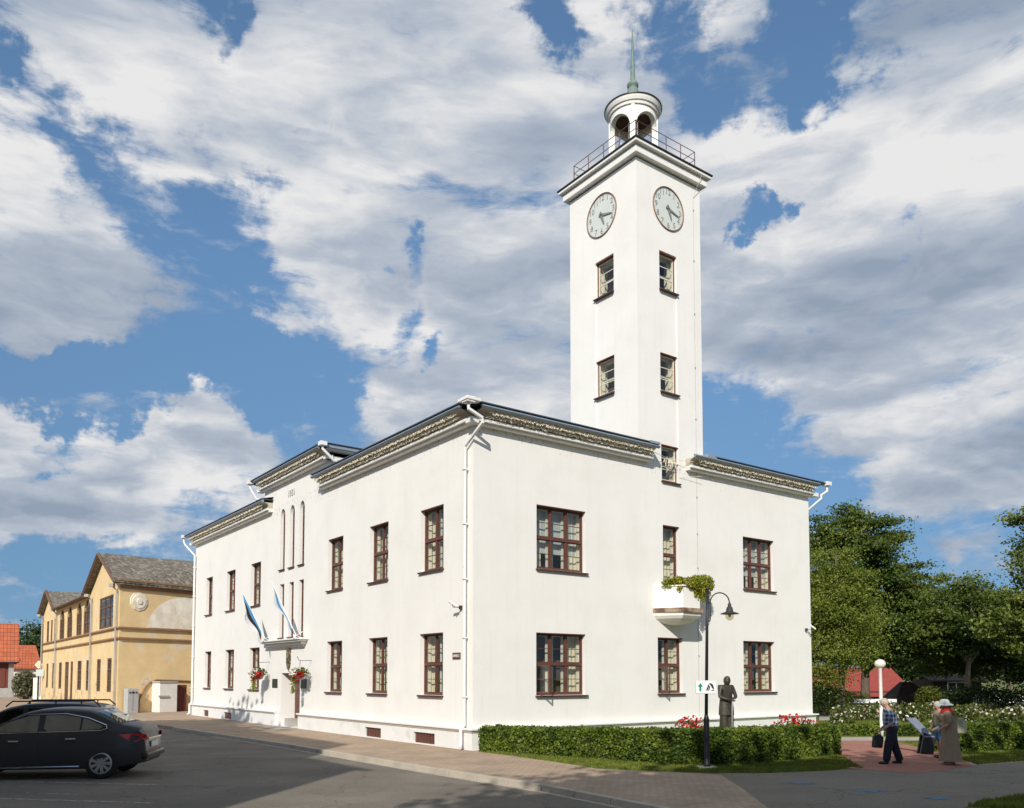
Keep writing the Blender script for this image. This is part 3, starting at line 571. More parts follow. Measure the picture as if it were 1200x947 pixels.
# ---- eaves cornices, gutters, strings of lights
def squiggle(mb, fr, s0, s1, z0, z1, d, r=.0095):
    s = s0
    while s < s1:
        L_ = random.uniform(.35, .6); pts = []; k = 0; x = s
        while x < min(s + L_ * 1.2, s1):
            pts.append(fr(x + random.uniform(-.05, .05), random.uniform(z0, z1), d - random.uniform(0, .05))); x += random.uniform(.015, .075); k += 1
        if len(pts) > 2: mb.tube(pts, r, 3, False)
        s += L_ * .26
def cornice(fr, s0, s1, z, led=True, ends=(True, True), nm=0):
    """z = underside of the lower moulding at the wall"""
    mb = MB(); bxf(mb, fr, s0, s1, z, z + .07, -.20, -.001); bxf(mb, fr, s0, s1, z + .073, z + .16, -.30, -.001); mb.build('eaves_moulding', 'trimw', hall, bevel=.01)
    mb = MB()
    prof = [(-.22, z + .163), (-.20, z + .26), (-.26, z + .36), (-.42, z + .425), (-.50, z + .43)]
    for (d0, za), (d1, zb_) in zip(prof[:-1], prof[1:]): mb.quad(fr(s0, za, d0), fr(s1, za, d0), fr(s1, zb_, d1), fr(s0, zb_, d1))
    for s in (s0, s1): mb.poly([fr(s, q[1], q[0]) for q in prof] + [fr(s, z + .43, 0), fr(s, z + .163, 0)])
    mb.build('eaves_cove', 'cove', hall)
    mb = MB(); n = 7; pr = [(-.52 - .08 * math.sin(math.pi * k / n) - 0, z + .40 + .13 * k / n) for k in range(n + 1)]
    pr = [(-.46, z + .425)] + pr + [(-.46, z + .53)]
    for (d0, za), (d1, zb_) in zip(pr, pr[1:] + pr[:1]): mb.quad(fr(s0 - .05, za, d0), fr(s1 + .05, za, d0), fr(s1 + .05, zb_, d1), fr(s0 - .05, zb_, d1))
    for s in (s0 - .05, s1 + .05): mb.poly([fr(s, q[1], q[0]) for q in pr])
    mb.build('gutter', 'gutter', hall)
    if led:
        mb = MB(); squiggle(mb, fr, s0 + .25, s1 - .05, z + .17, z + .33, -.33); squiggle(mb, fr, s0 + .25, s1 - .05, z + .26, z + .41, -.44); mb.build('light_string', 'led', hall)
CZ = 9.93
cornice(frR, -.0, 7.55, CZ); cornice(frR, 9.55, HW - .0, CZ); cornice(frL, 0.0, 11.1, CZ); cornice(frL, 16.9, HL, CZ); cornice(frL, BAY0, BAY1, 11.05)
mb = MB()   # corner blocks closing the cornices
for (x0, x1, y0, y1, z) in ((-.3, -.001, -.3, -.001, CZ), (HW, HW + .3, -.3, 0, CZ), (-.3, 0, HL, HL + .3, CZ), (-.3, 0, BAY0 - .3, BAY0, 11.05), (-.3, 0, BAY1, BAY1 + .3, 11.05)):
    mb.box(x0, x1, y0, y1, z, z + .16)
mb.build('cornice_corner', 'trimw', hall)
for y_ in (BAY0 - .5, BAY1 + .42): mb = MB(); mb.box(-.5, 4.5, y_, y_ + .08, 11.45, 11.58); mb.build('gutter', 'gutter', hall)
mb = MB(); mb.box(-.3, 4.5, BAY0 - .42, BAY0 - .001, 11.40, 11.45); mb.box(-.3, 4.5, BAY1, BAY1 + .42, 11.40, 11.45); mb.box(-.2, 4.5, BAY0 - .2, BAY0 - .002, 11.05, 11.2); mb.build('eaves_soffit', 'trimw', hall)
# roof (very low hip, dark sheet)
def hip(mb, x0, x1, y0, y1, z, rise, t=.035):
    w2 = min(x1 - x0, y1 - y0) / 2
    if x1 - x0 < y1 - y0: r0 = ((x0 + x1) / 2, y0 + w2, z + rise); r1 = ((x0 + x1) / 2, y1 - w2, z + rise)
    else: r0 = (x0 + w2, (y0 + y1) / 2, z + rise); r1 = (x1 - w2, (y0 + y1) / 2, z + rise)
    a, b, c, d = (x0, y0, z), (x1, y0, z), (x1, y1, z), (x0, y1, z)
    if x1 - x0 < y1 - y0: mb.poly([a, b, r0]); mb.poly([b, c, r1, r0]); mb.poly([c, d, r1]); mb.poly([d, a, r0, r1])
    else: mb.poly([a, b, r1, r0]); mb.poly([b, c, r1]); mb.poly([c, d, r0, r1]); mb.poly([d, a, r0])
    for p, q in ((a, b), (b, c), (c, d), (d, a)): mb.quad(p, q, (q[0], q[1], z - t), (p[0], p[1], z - t))
    mb.poly([(p[0], p[1], z - t) for p in (a, b, c, d)])
mb = MB(); RZ = CZ + .575; RK = .235; rx = 3.25
def rp(x, y, z=None): return (x, y, (RZ + (x + .6) * RK) if z is None else z)
mb.poly([rp(-.6, -.6), rp(-.6, 11.15), rp(rx, 11.15), rp(rx, 3.25)]); mb.poly([rp(.05, 11.15), rp(.05, 16.85), rp(rx, 16.85), rp(rx, 11.15)]); mb.poly([rp(-.6, 16.85), rp(-.6, HL + .6), rp(rx, HL - 3.25), rp(rx, 16.85)])
mb.poly([(-.6, -.6, RZ), (TU0 + .5, -.6, RZ), (TU0 + .5, 3.25, RZ + 3.85 * RK), (rx, 3.25, RZ + 3.85 * RK)]); mb.poly([(-.6, HL + .6, RZ), (HW, HL + .6, RZ), (HW, HL - 3.25, RZ + 3.85 * RK), (rx, HL - 3.25, RZ + 3.85 * RK)])
mb.poly([(rx, 3.25, RZ + 3.85 * RK), (TU1 + 3, 3.25, RZ + 3.85 * RK), (TU1 + 3, HL - 3.25, RZ + 3.85 * RK), (rx, HL - 3.25, RZ + 3.85 * RK)])
for (a, b) in (((-.6, -.6), (-.6, 11.15)), ((-.6, 16.85), (-.6, HL + .6)), ((-.6, -.6), (TU0 + .5, -.6)), ((-.6, 11.15), (0, 11.15)), ((-.6, 16.85), (0, 16.85))): mb.quad((*a, RZ), (*b, RZ), (*b, RZ - .035), (*a, RZ - .035))
mb.quad((-.6, -.6, RZ - .035), (-.6, 11.15, RZ - .035), (.0, 11.15, RZ - .035), (0, -.6, RZ - .035)); mb.quad((-.6, 16.85, RZ - .035), (-.6, HL + .6, RZ - .035), (.0, HL + .6, RZ - .035), (0, 16.85, RZ - .035)); mb.quad((0, -.6, RZ - .035), (TU0 + .5, -.6, RZ - .035), (TU0 + .5, 0, RZ - .035), (0, 0, RZ - .035))
hip(mb, TU1, HW + .6, -.6, HL + .6, CZ + .575, .8)
mb.box(TU0, TU1, .5, HL, CZ + .3, CZ + .5); mb.build('roof', 'roof', hall)
mb = MB(); hip(mb, -.60, 5.2, BAY0 - .55, BAY1 + .55, 11.625, .62); mb.build('bay_roof', 'roof', hall)
mb = MB(); mb.box(TU0 - .02, TU0 + .45, -.62, -.005, CZ + .52, CZ + .60); mb.box(TU1 - .4, TU1 + .1, -.60, -.005, CZ + .48, CZ + .62); mb.build('flashing', 'gutter', hall)
# downpipes with hoppers
def pipe(pts, hop, wx=.3, long=True):
    mb = MB(); mb.tube(pts, .055, 8); 
    x, y, z = hop; mb.box(x - wx, x + .02, y - .02, y + wx, z - .07, z + .07) if False else mb.box(x - .14, x + .14, y - .14, y + .14, z - .08, z + .08)
    for zz in (8.6, 6.9, 5.2, 3.4, 1.6):
        p = pts[4] if len(pts) > 6 else pts[-1]
        if long: mb.box(p[0] - .075, p[0] + .075, p[1] - .075, p[1] + .075, zz - .02, zz + .02)
    return smooth_angle(mb.build('downpipe', 'pipe', hall))
g0 = .55
pipe([(-g0, -g0, 10.42), (-g0, -g0, 10.2), (-.1, -.62, 9.98), (-.08, -.62, 9.86), (-.12, .3, 9.3), (-.12, .3, .75), (-.24, .3, .6), (-.24, .3, .2), (-.38, .12, .08)], (-g0, -g0, 10.47))
mb = MB(); mb.box(-.72, -.2, -.72, -.42, 10.44, 10.53); mb.box(-.72, -.42, -.42, -.2, 10.44, 10.53); mb.build('gutter_corner', 'pipe', hall, bevel=.01)
pipe([(-g0, HL + g0, 10.42), (-g0, HL + g0, 10.2), (-.5, HL + .5, 10.0), (-.12, HL - .2, 9.3), (-.12, HL - .2, .75), (-.24, HL - .2, .6), (-.24, HL - .2, .12), (-.36, HL - .25, .06)], (-g0, HL + g0, 10.47))
pipe([(HW + g0, -g0, 10.42), (HW + g0, -g0, 10.15), (HW + .42, -.35, 10.0), (HW + .42, -.35, 9.85), (HW + .12, .35, 9.25), (HW + .12, .35, .3), (HW + .2, .35, .1)], (HW + g0, -g0, 10.47))
pipe([(-g0, BAY0 - .5, 11.5), (-g0, BAY0 - .5, 11.35), (-.1, BAY0 - .62, 10.9), (1.2, BAY0 - .3, 10.75)], (-g0, BAY0 - .5, 11.55), long=False)
pipe([(-g0, BAY1 + .5, 11.5), (-g0, BAY1 + .5, 11.3), (-.3, BAY1 + .3, 10.75), (.3, BAY1 + .2, 10.62)], (-g0, BAY1 + .5, 11.55), long=False)
# rounded lit arris at the near corner of the house
# ---- tower
TT = 21.18
mb = MB(); tops = [(8.28, 9.17, 10.1, 10.74), (8.28, 9.17, 12.73, 14.18), (8.28, 9.17, 16.6, 18.02)]
SR = (8.26, 9.19); wins = [(8.28, 9.17, 9.38, 10.74)] + tops[1:]
# right face: strip around the windows sunk 4 cm
mb.quad(frR(TU0, EZ), frR(SR[0], EZ), frR(SR[0], 18.05), frR(TU0, 18.05)); mb.quad(frR(SR[1], EZ), frR(TU1, EZ), frR(TU1, 18.05), frR(SR[1], 18.05)); mb.quad(frR(TU0, 18.05), frR(TU1, 18.05), frR(TU1, TT), frR(TU0, TT))
wall_open(mb, frR, SR[0], SR[1], EZ, 18.05, tops, rev=.16, d=.04)
for s in SR: mb.quad(frR(s, EZ, 0), frR(s, 18.05, 0), frR(s, 18.05, .04), frR(s, EZ, .04))
mb.quad(frR(SR[0], 18.05, 0), frR(SR[1], 18.05, 0), frR(SR[1], 18.05, .04), frR(SR[0], 18.05, .04))
SL = (1.22, 2.24); tl = [(1.24, 2.22, 12.8, 14.2), (1.24, 2.22, 16.65, 18.05)]
mb.quad(frT(0, EZ), frT(SL[0], EZ), frT(SL[0], 18.08), frT(0, 18.08)); mb.quad(frT(SL[1], EZ), frT(TV, EZ), frT(TV, 18.08), frT(SL[1], 18.08)); mb.quad(frT(0, 18.08), frT(TV, 18.08), frT(TV, TT), frT(0, TT))
wall_open(mb, frT, SL[0], SL[1], EZ, 18.08, tl, rev=.16, d=.04)
for s in SL: mb.quad(frT(s, EZ, 0), frT(s, 18.08, 0), frT(s, 18.08, .04), frT(s, EZ, .04))
mb.quad(frT(SL[0], 18.08, 0), frT(SL[1], 18.08, 0), frT(SL[1], 18.08, .04), frT(SL[0], 18.08, .04))
mb.quad((TU1, 0, EZ), (TU1, TV, EZ), (TU1, TV, TT), (TU1, 0, TT)); mb.quad((TU0, TV, EZ), (TU1, TV, EZ), (TU1, TV, TT), (TU0, TV, TT))
mb.build('tower_wall', 'tower', hall)
mb = MB(); mb.box(TU0 + .9, TU1 - .9, 1, TV - .9, 9, 21); mb.build('stair_core', 'room', hall)  # dark fill behind the tower windows, in the unlit room colour
def ring(mb, e, z0, z1): mb.box(TU0 - e, TU1 + e, -e, TV + e, z0, z1)
mb = MB(); ring(mb, .20, TT + .06, TT + .30); ring(mb, .16, TT + .303, TT + .36); ring(mb, .33, TT + .363, TT + .47); mb.build('tower_cornice', 'tower', hall, bevel=.015)
mb = MB(); ring(mb, .37, TT + .473, TT + .52); mb.build('tower_deck', 'black', hall)
DZ = TT + .52
# railing
mb = MB(); e = -.12; x0, x1, y0, y1 = TU0 - e, TU1 + e, -e, TV + e; e2 = .0
cs = [(x0, y0), (x1, y0), (x1, y1), (x0, y1)]
for i in range(4):
    a, b = Vector(cs[i]), Vector(cs[(i + 1) % 4])
    for k in range(5):
        p = a.lerp(b, k / 4); mb.tube([(p.x, p.y, DZ), (p.x, p.y, DZ + 1.0)], .018, 5)
    for h in (.35, .68, 1.0): mb.tube([(a.x, a.y, DZ + h), (b.x, b.y, DZ + h)], .014, 5)
mb.build('railing', 'rail', hall)
# lantern
cx_, cy_ = (TU0 + TU1) / 2, TV / 2; r1, r2 = .92, .74; LT = 24.42; NA = 96
def arch_z(t):
    q = (t % (math.pi / 2)) - math.pi / 4; hwid = R_(37)      # openings face the four sides
    q2 = ((t + math.pi / 4) % (math.pi / 2)) - math.pi / 4
    return None if abs(q2) > hwid else 23.62 + .50 * math.sqrt(max(0, 1 - (q2 / hwid) ** 2))
mb = MB()
for k in range(NA):
    t0, t1 = 2 * math.pi * k / NA, 2 * math.pi * (k + 1) / NA; za, zb_ = arch_z(t0), arch_z(t1)
    if za is None and zb_ is None: za = zb_ = DZ
    elif za is None: za = 23.62
    elif zb_ is None: zb_ = 23.62
    def pt(r, t, z): return (cx_ + r * math.cos(t), cy_ + r * math.sin(t), z)
    for r in (r1, r2): mb.quad(pt(r, t0, za), pt(r, t1, zb_), pt(r, t1, LT), pt(r, t0, LT))
    mb.quad(pt(r1, t0, za), pt(r1, t1, zb_), pt(r2, t1, zb_), pt(r2, t0, za))
    ia = arch_z(t0) is None; ib = arch_z(t1) is None
    if ia != ib: 
        t = t1 if ia else t0; mb.quad(pt(r1, t, DZ), pt(r2, t, DZ), pt(r2, t, 23.62), pt(r1, t, 23.62))
for k in range(4):
    t = math.pi / 4 + k * math.pi / 2; c_, s_ = math.cos(t), math.sin(t)
    mb.box(r1 - .02, r1 + .04, -.07, .07, DZ, LT, lambda x, y, z: (cx_ + x * c_ - y * s_, cy_ + x * s_ + y * c_, z))
lan = mb.build('lantern', 'tower', hall)
mb = MB(); mb.lathe([(r2 - .01, LT - .12), (.3, LT - .05)], (cx_, cy_, 0), 32); mb.build('ceiling', 'timber', lan)
mb = MB(); mb.lathe([(.94, LT - .08), (.98, LT - .08), (1.0, LT + .02), (1.05, LT + .04), (1.09, LT + .14), (1.11, LT + .22)], (cx_, cy_, 0), 48); mb.build('lantern_cornice', 'tower', lan, smooth=False)
mb = MB(); mb.lathe([(1.145, LT + .223), (1.145, LT + .25), (.5, LT + .40), (.2, LT + .48)], (cx_, cy_, 0), 48); mb.build('lantern_roof', 'black', lan)
mb = MB(); mb.lathe([(.24, LT + .3), (.27, LT + .6), (.26, LT + .95), (.20, LT + 1.15), (.15, LT + 1.2), (.22, LT + 1.25), (.225, LT + 1.36), (.12, LT + 1.48), (.10, LT + 1.56), (.06, LT + 2.6), (.028, LT + 3.4), (.012, LT + 3.65)], (cx_, cy_, 0), 20); mb.build('spire', 'copper', lan, smooth=True)
mb = MB(); mb.lathe([(.02, .55), (.10, .5), (.16, .3), (.2, .1), (.28, 0)], (cx_, cy_, 23.3), 20); mb.tube([(cx_, cy_, 23.85), (cx_, cy_, LT)], .02); mb.build('bell', 'bronze', lan, smooth=True)
mb = MB()
for sx, sy in ((-1, 0), (0, -1)):
    for q in (-.22, .2):
        bx, by = cx_ + sx * .95 + (q if sx == 0 else 0), cy_ + sy * .95 + (q if sy == 0 else 0)
        for j in range(7): mb.tube([(bx + random.uniform(-.2, .2) * (sx == 0), by + random.uniform(-.2, .2) * (sy == 0), 22.5 + random.uniform(-.2, .35)) for _ in range(4)], .014, 3)
mb.build('light_string', 'led', lan)
# clocks: 5:17
def clock(fr, s, z, r=.80):
    mb = MB(); n = 48
    ri = [(r * math.cos(2 * math.pi * k / n), r * math.sin(2 * math.pi * k / n)) for k in range(n)]; ro = [(a * 1.03, b * 1.03) for a, b in ri]
    for k in range(n):
        j = (k + 1) % n; A, B, C_, D_ = ri[k], ri[j], ro[j], ro[k]
        mb.quad(fr(s + A[0], z + A[1], -.05), fr(s + B[0], z + B[1], -.05), fr(s + C_[0], z + C_[1], -.05), fr(s + D_[0], z + D_[1], -.05)); mb.quad(fr(s + C_[0], z + C_[1], -.05), fr(s + D_[0], z + D_[1], -.05), fr(s + D_[0], z + D_[1], 0), fr(s + C_[0], z + C_[1], 0)); mb.quad(fr(s + A[0], z + A[1], -.05), fr(s + B[0], z + B[1], -.05), fr(s + B[0], z + B[1], 0), fr(s + A[0], z + A[1], 0))
    ck = mb.build('clock', 'rim', hall)
    mb = MB(); mb.poly([fr(s + a * .999, z + b * .999, -.006) for a, b in ri]); mb.build('dial', 'dial', ck)
    sg = 1 if fr is frR else -1
    for h in range(1, 13):
        a = math.pi / 2 - h * math.pi / 6; px, pz = math.cos(a) * r * .80, math.sin(a) * r * .80
        text_mesh(str(h), .30, 'numeral', lambda x, y, q: fr(s + sg * (px + x), z + pz + y, -.012 - q), ck, 'numeral', .002)
    mb = MB()
    for m_ in range(12):
        a = m_ * math.pi / 6; mb.poly([fr(s + math.cos(a + d) * r * rr, z + math.sin(a + d) * r * rr, -.011) for rr, d in ((.95, -.012), (.99, -.012), (.99, .012), (.95, .012))])
    mb.build('minute_marks', 'numeral', ck)
    for nm, ang, ln, wd in (('minute_hand', math.pi / 2 - 2 * math.pi * 17.5 / 60, .66, .05), ('hour_hand', math.pi / 2 - 2 * math.pi * (5.29) / 12, .46, .06)):
        mb = MB(); c_, s_ = math.cos(ang), math.sin(ang); pts = [(-.14, -wd * .7), (0, -wd), (ln * .8, -wd * .45), (ln, 0), (ln * .8, wd * .45), (0, wd), (-.14, wd * .7)]
        mb.prism([(x * c_ - y * s_, x * s_ + y * c_) for x, y in pts], .03, .045, lambda x, y, q: fr(s + sg * x, z + y, -q)); mb.build(nm, 'numeral', ck)
clock(frR, 8.76, 19.78); clock(frT, 1.85, 19.82)
# lightning conductor and garland wires
mb = MB(); u = 10.15
mb.tube([(u + .25, -.35, TT + .5), (u + .1, -.25, TT + .1), (u, -.02, 20.7), (u, -.02, 10.5), (u - .02, -.02, .75)], .009, 4)
for z in (20.2, 18.2, 16.1, 14, 12, 9, 7.6, 6.3, 3.0): mb.box(u - .02, u + .02, -.04, 0, z - .02, z + .02)
mb.build('lightning_conductor', 'wire', hall)
mb = MB(); mb.tube([(7.55, -.3, 10.25), (8.6, -.05, 10.22), (9.7, -.3, 10.22)], .01, 4); mb.tube([(9.2, -.02, 9.62), (9.6, -.1, 9.68), (10.2, -.25, 9.75)], .008, 4); squiggle(mb, frR, 8.3, 9.0, 9.9, 10.3, -.03); mb.build('garland_wire', 'led', hall)
# pilaster strip edges of the tower bay continue down the facade
mb = MB(); bxf(mb, frR, 9.195, 9.6, PL + .1, 10.08, -.025, -.001) if False else None
for s in (8.24, 9.24): bxf(mb, frR, s - .012, s + .012, PL + .05, 5.5, -.006, -.0005)
# ---- balcony
def balc(e): return [(7.78 - e * .4, 0), (8.3 - e * .6, -.93 - e), (9.2 + e * .6, -.93 - e), (9.72 + e * .4, 0)]
mb = MB(); mb.prism(balc(0)[::-1], 4.66, 5.42); mb.prism(balc(.05)[::-1], 5.423, 5.47); bal = mb.build('balcony', 'tower', hall, bevel=.012)
mb = MB(); mb.prism(balc(.1)[::-1], 4.50, 4.657); mb.build('ledge', 'ledge', bal, bevel=.01)
mb = MB(); p0 = balc(.04); N_ = 6
for k in range(N_):
    a0, a1 = k / N_ * math.pi / 2, (k + 1) / N_ * math.pi / 2
    def pr_(a): sc = math.cos(a) * .96 + .04; return [(8.75 + (x - 8.75) * sc, y * sc, 4.5 - .42 * math.sin(a)) for x, y in p0]
    A, B = pr_(a0), pr_(a1)
    for i in range(3): mb.quad(A[i], A[i + 1], B[i + 1], B[i])
mb.build('corbel', 'tower', bal)

# ------------------------------------------------------------------ transforms for things standing on the facade
ca_, sa_ = math.cos(AZ), math.sin(AZ)
def W(u, v, z=0.0): return (Cx + u * ca_ - v * sa_, Cy + u * sa_ + v * ca_, z)
def foliage_pts(n, c, rad, sc=(1, 1, 1), surf=.5):
    p = rng.normal(size=(n, 3)); p /= np.linalg.norm(p, axis=1)[:, None]; p *= (rng.uniform(surf, 1, n) ** .6)[:, None] * rad
    return p * np.array(sc) + np.array(c)
# balcony planting
bf = thing('balcony_plants', 'yellow-green trailing plants spilling over the white corner balcony', 'plants', W(8.75, -.4, 5.45), AZ)
c_ = np.concatenate([foliage_pts(int(500 * s_), (x, y, z), r, (1.2, .9, sz), .2) for x, y, z, r, s_, sz in
    [(-.75, -.1, .1, .22, .5, .9), (-.45, -.3, .16, .25, 1, .8), (-.1, -.5, .1, .27, 1.2, .9), (.25, -.55, .12, .30, 1.6, 1), (.6, -.5, .14, .32, 2, 1), (.95, -.35, .16, .34, 2.2, 1), (1.15, -.15, .12, .25, 1.3, 1), (.55, -.6, -.15, .22, .9, 1.5), (.85, -.45, -.2, .2, .8, 1.6), (.2, -.62, -.15, .14, .3, 1.6), (.5, -.62, -.45, .09, .12, 2), (-.5, -.45, -.1, .12, .2, 1.3)]])
quads_mesh('foliage', ['yellowleaf', 'hedge'], c_, .075, bf, .7, mi=(rng.uniform(size=len(c_)) < .28).astype(int))
quads_mesh('blossom', 'petalwhite', c_[rng.integers(0, len(c_), 60)] + (0, 0, .05), .07, bf)
# flags
def flag(u, v, z, tip, bands, label, hang):
    t = thing('flag', label, 'flag', W(u, v, z), AZ, 'flags over the entrance')
    mb = MB(); mb.tube([(0, 0, 0), tip], [.022, .014], 6); mb.tube([(.32, -.1, -.12), (0, 0, 0), (.3, .05, .18)], .02, 5); mb.build('pole', 'white', t)
    tv = Vector(tip); n, k = 14, len(bands)
    for bi, bm_ in enumerate(bands):
        mb = MB(); G = []
        for i in range(n + 1):
            s = i / n; a = tv * (1 - .03) * (1 - s * .82); row = []
            for j in range(5):
                f = (bi + j / 4) / k; drop = hang * f * (1 - s * .35)
                row.append((a.x + .10 * math.sin(s * 9 + f * 3) * f, a.y + .10 * math.cos(s * 7 + f * 4) * f - drop * .25, a.z - drop))
            G.append(row)
        for i in range(n):
            for j in range(4): mb.quad(G[i][j], G[i + 1][j], G[i + 1][j + 1], G[i][j + 1])
        mb.build('cloth_band', bm_, t, smooth=True)
flag(-.45, 16.4, 3.95, (-.95, .45, 2.15), ['flagblue', 'flagblack', 'flagwhite'], 'blue, black and white tricolour flag hanging limp over the entrance', 1.05)
flag(-.45, 12.75, 3.95, (-.95, .45, 2.3), ['flagwhite', 'flagblue', 'flagwhite'], 'white and blue flag hanging limp on the pole nearer the corner', .6)
# flower baskets on brackets
def basket(v, label):
    t = thing('hanging_basket', label, 'flower basket', W(-.5, v, 2.28), AZ, 'flower baskets beside the entrance')
    mb = MB(); mb.tube([(.5, 0, .62), (.1, 0, .60), (-.05, 0, .62), (-.14, 0, .78)], .012, 5)
    for q in (-.18, .18): mb.tube([(0, 0, .62), (0, q, .1)], .006, 4)
    mb.build('bracket', 'iron', t)
    mb = MB(); mb.lathe([(.05, -.2), (.16, -.16), (.23, 0), (.24, .05)], (0, 0, 0), 16); mb.build('pot', 'wire', t)
    c = np.concatenate([foliage_pts(260, (0, 0, .12), .36, (1, 1.3, .6), .3), foliage_pts(120, (-.1, .2, .05), .2), foliage_pts(120, (-.1, -.2, .05), .2)]); quads_mesh('foliage', 'bush', c, .075, t)
    c = np.concatenate([foliage_pts(70, (-.12, .30, .05), .17), foliage_pts(70, (-.12, -.36, .02), .17), foliage_pts(50, (-.15, .0, -.05), .2)]); quads_mesh('blossom', 'petalred', c, .09, t)
    c = foliage_pts(190, (-.17, -.02, .12), .32, (1, 1.1, .6)); quads_mesh('pale_blossom', 'petalwhite', c, .075, t)
    c = np.stack([rng.normal(-.18, .05, 260), rng.normal(.26, .06, 260), rng.uniform(-.75, .05, 260)], 1); quads_mesh('trailing_foliage', 'yellowleaf', c, .06, t)
basket(17.0, 'basket of red and white flowers hanging left of the entrance'); basket(12.15, 'basket of red and white flowers hanging at the right edge of the entrance')
# plaques / number plate / cameras
def plate(u, v, z, wv_, hz, m, label, name, cat, txt=None):
    t = thing(name, label, cat, W(u, v, z), AZ)
    mb = MB(); mb.box(-.03, 0, -wv_ / 2, wv_ / 2, -hz / 2, hz / 2); mb.build('panel', m, t, bevel=.005); return t
plate(0, 16.27, 1.92, .62, .40, 'plaque', 'dark metal plaque on the white wall left of the entrance', 'plaque', 'plaque')
t = plate(0, 12.95, 1.92, .60, .40, 'plaque', 'dark metal plaque on the wall right of the entrance behind the flower basket', 'plaque', 'plaque')
t = plate(0, .90, 2.86, .44, .20, 'frame', 'small dark house number plate on the white wall by the corner downpipe', 'house_sign', 'sign')
text_mesh('LINNU 2', .12, 'white', lambda x, y, z: (-.034 - z, -x * .85, y), t, 'lettering', .002, .002)
for (p, rz, lb) in ((W(-.05, .62, 4.35), AZ, 'small white security camera on the wall near the corner downpipe'), (W(16.9, -.05, 4.2), AZ - math.pi / 2 + math.pi / 2, 'small security camera at the far right end of the white facade')):
    t = thing('security_camera', lb, 'security camera', p, rz, 'cameras on the town hall walls')
    s = -1 if 'corner' in lb else 0
    dv = Vector((-1, 0, 0)) if s else Vector((0, -1, 0))
    mb = MB(); mb.tube([(0, 0, 0), tuple(dv * .28), tuple(dv * .30 + Vector((0, 0, .08)))], .014, 6); mb.box(-.04, .04, -.04, .04, -.06, .06); mb.build('bracket', 'iron', t)
    a = dv * .30 + Vector((0, 0, .1)); mb = MB(); mb.tube([tuple(a + Vector((.12, -.05, -.08))), tuple(a - Vector((.10, -.05, -.08)))], .04, 8); mb.build('camera_body', 'white', t)

# ------------------------------------------------------------------ ground
def sheet(name, pts, z, m, kind='structure', skirt=None):
    mb = MB(); mb.poly([(x, y, z) for x, y in pts])
    if skirt: 
        for i in range(len(pts)): a, b = pts[i], pts[(i + 1) % len(pts)]; mb.quad((a[0], a[1], z), (b[0], b[1], z), (b[0], b[1], z - skirt), (a[0], a[1], z - skirt))
    o = mb.build(name, m); o['kind'] = kind; return o
me = MB(); me.quad((-2500, -600, -.14), (2500, -600, -.14), (2500, 4000, -.14), (-2500, 4000, -.14)); g_ = me.build('ground', 'grass'); g_['kind'] = 'structure'
KB = [gnd(*p) for p in ((770, 944), (640, 919.5), (500, 898), (420, 885), (340, 872), (255, 859.5), (205, 852))]
near = [(KB[0][0] + 1.9, KB[0][1] - 3), (KB[0][0] + 6, KB[0][1] - 7.5)]
KL = near[::-1] + KB                     # kerb from near right to far left
far = [gnd(193, 850.5), gnd(172, 848), gnd(130, 843.5), gnd(40, 841), gnd(-60, 840)]
road = sheet('road', [(-90, -25), (30, -25), (30, 4), (12, 5)] + KL + far + [(-90, 46)], -.12, 'asphalt')
land = KL + far + [(-90, 47), (-90, 140), (110, 140), (110, -10), (30, -10), (12, 4)]
sheet('plaza', [p for p in land], 0.0, 'paver', skirt=.13)
sheet('lawn', [gnd(560, 880), gnd(600, 886), gnd(700, 901), gnd(845, 907.5), gnd(1010, 903), (12, 22), (30, 30), (110, 60), (110, 140), (-5, 140), W(HW, HL)[:2], W(HW - .2, .1)[:2], W(.3, .1)[:2]], .002, 'grass')
HB = [(-.95, 24.85), (1.3, 23.1), (3.7, 21.2), (4.9, 20.85), (5.7, 20.95), (9.2, 23.6)]   # hedge foot, road side
seam = [gnd(700, 901.5), gnd(760, 904), gnd(845, 907.5)]
pav = KL + far + [(-90, 47.5), (-90, 130), (-45, 130), (-24.3, 51.3), (-19, 51), W(0, 31)[:2], W(-.05, HL)[:2], W(-.05, 0)[:2], (-.98, 24.6), (1.0, 22.8), gnd(700, 901.5), gnd(790, 905.5), gnd(845, 908), gnd(872, 925), gnd(900, 947), (6.5, 11.2), (12, 8)]
sheet('sidewalk', pav, .004, 'paver')
asp = [gnd(835, 906.5), gnd(900, 906.8), gnd(1010, 902), gnd(1075, 906), gnd(1140, 897), gnd(1200, 893), (30, 30), (60, 40), (60, 12), (13, 8), (12, 8), (6.5, 11.2), gnd(900, 947), gnd(872, 925), gnd(845, 908)]
sheet('asphalt_path', asp, .008, 'asphalt2')
sheet('brick_path', [gnd(975, 899.5), gnd(1015, 902.5), gnd(1075, 907), gnd(1142, 898), gnd(1112, 886), gnd(1075, 876), gnd(1040, 868), gnd(985, 868), gnd(972, 876)], .012, 'redpaver')
sheet('pale_path', [gnd(960, 868.5), gnd(1090, 868.5), gnd(1200, 868.5), gnd(1200, 864.5), gnd(960, 864.5)], .016, 'slab')
sheet('pale_path', [gnd(960, 838), gnd(1010, 836.5), gnd(1010, 842), gnd(960, 845)], .016, 'slab')
sheet('lawn', [gnd(1128, 948), gnd(1150, 942), gnd(1200, 934), (14, 17), (14, 12), (8, 12)], .02, 'grass')
sheet('entrance_slab', [W(-.12, 13.2)[:2], W(-.12, 16.0)[:2], W(-1.1, 16.0)[:2], W(-1.1, 13.2)[:2]], .012, 'conc')
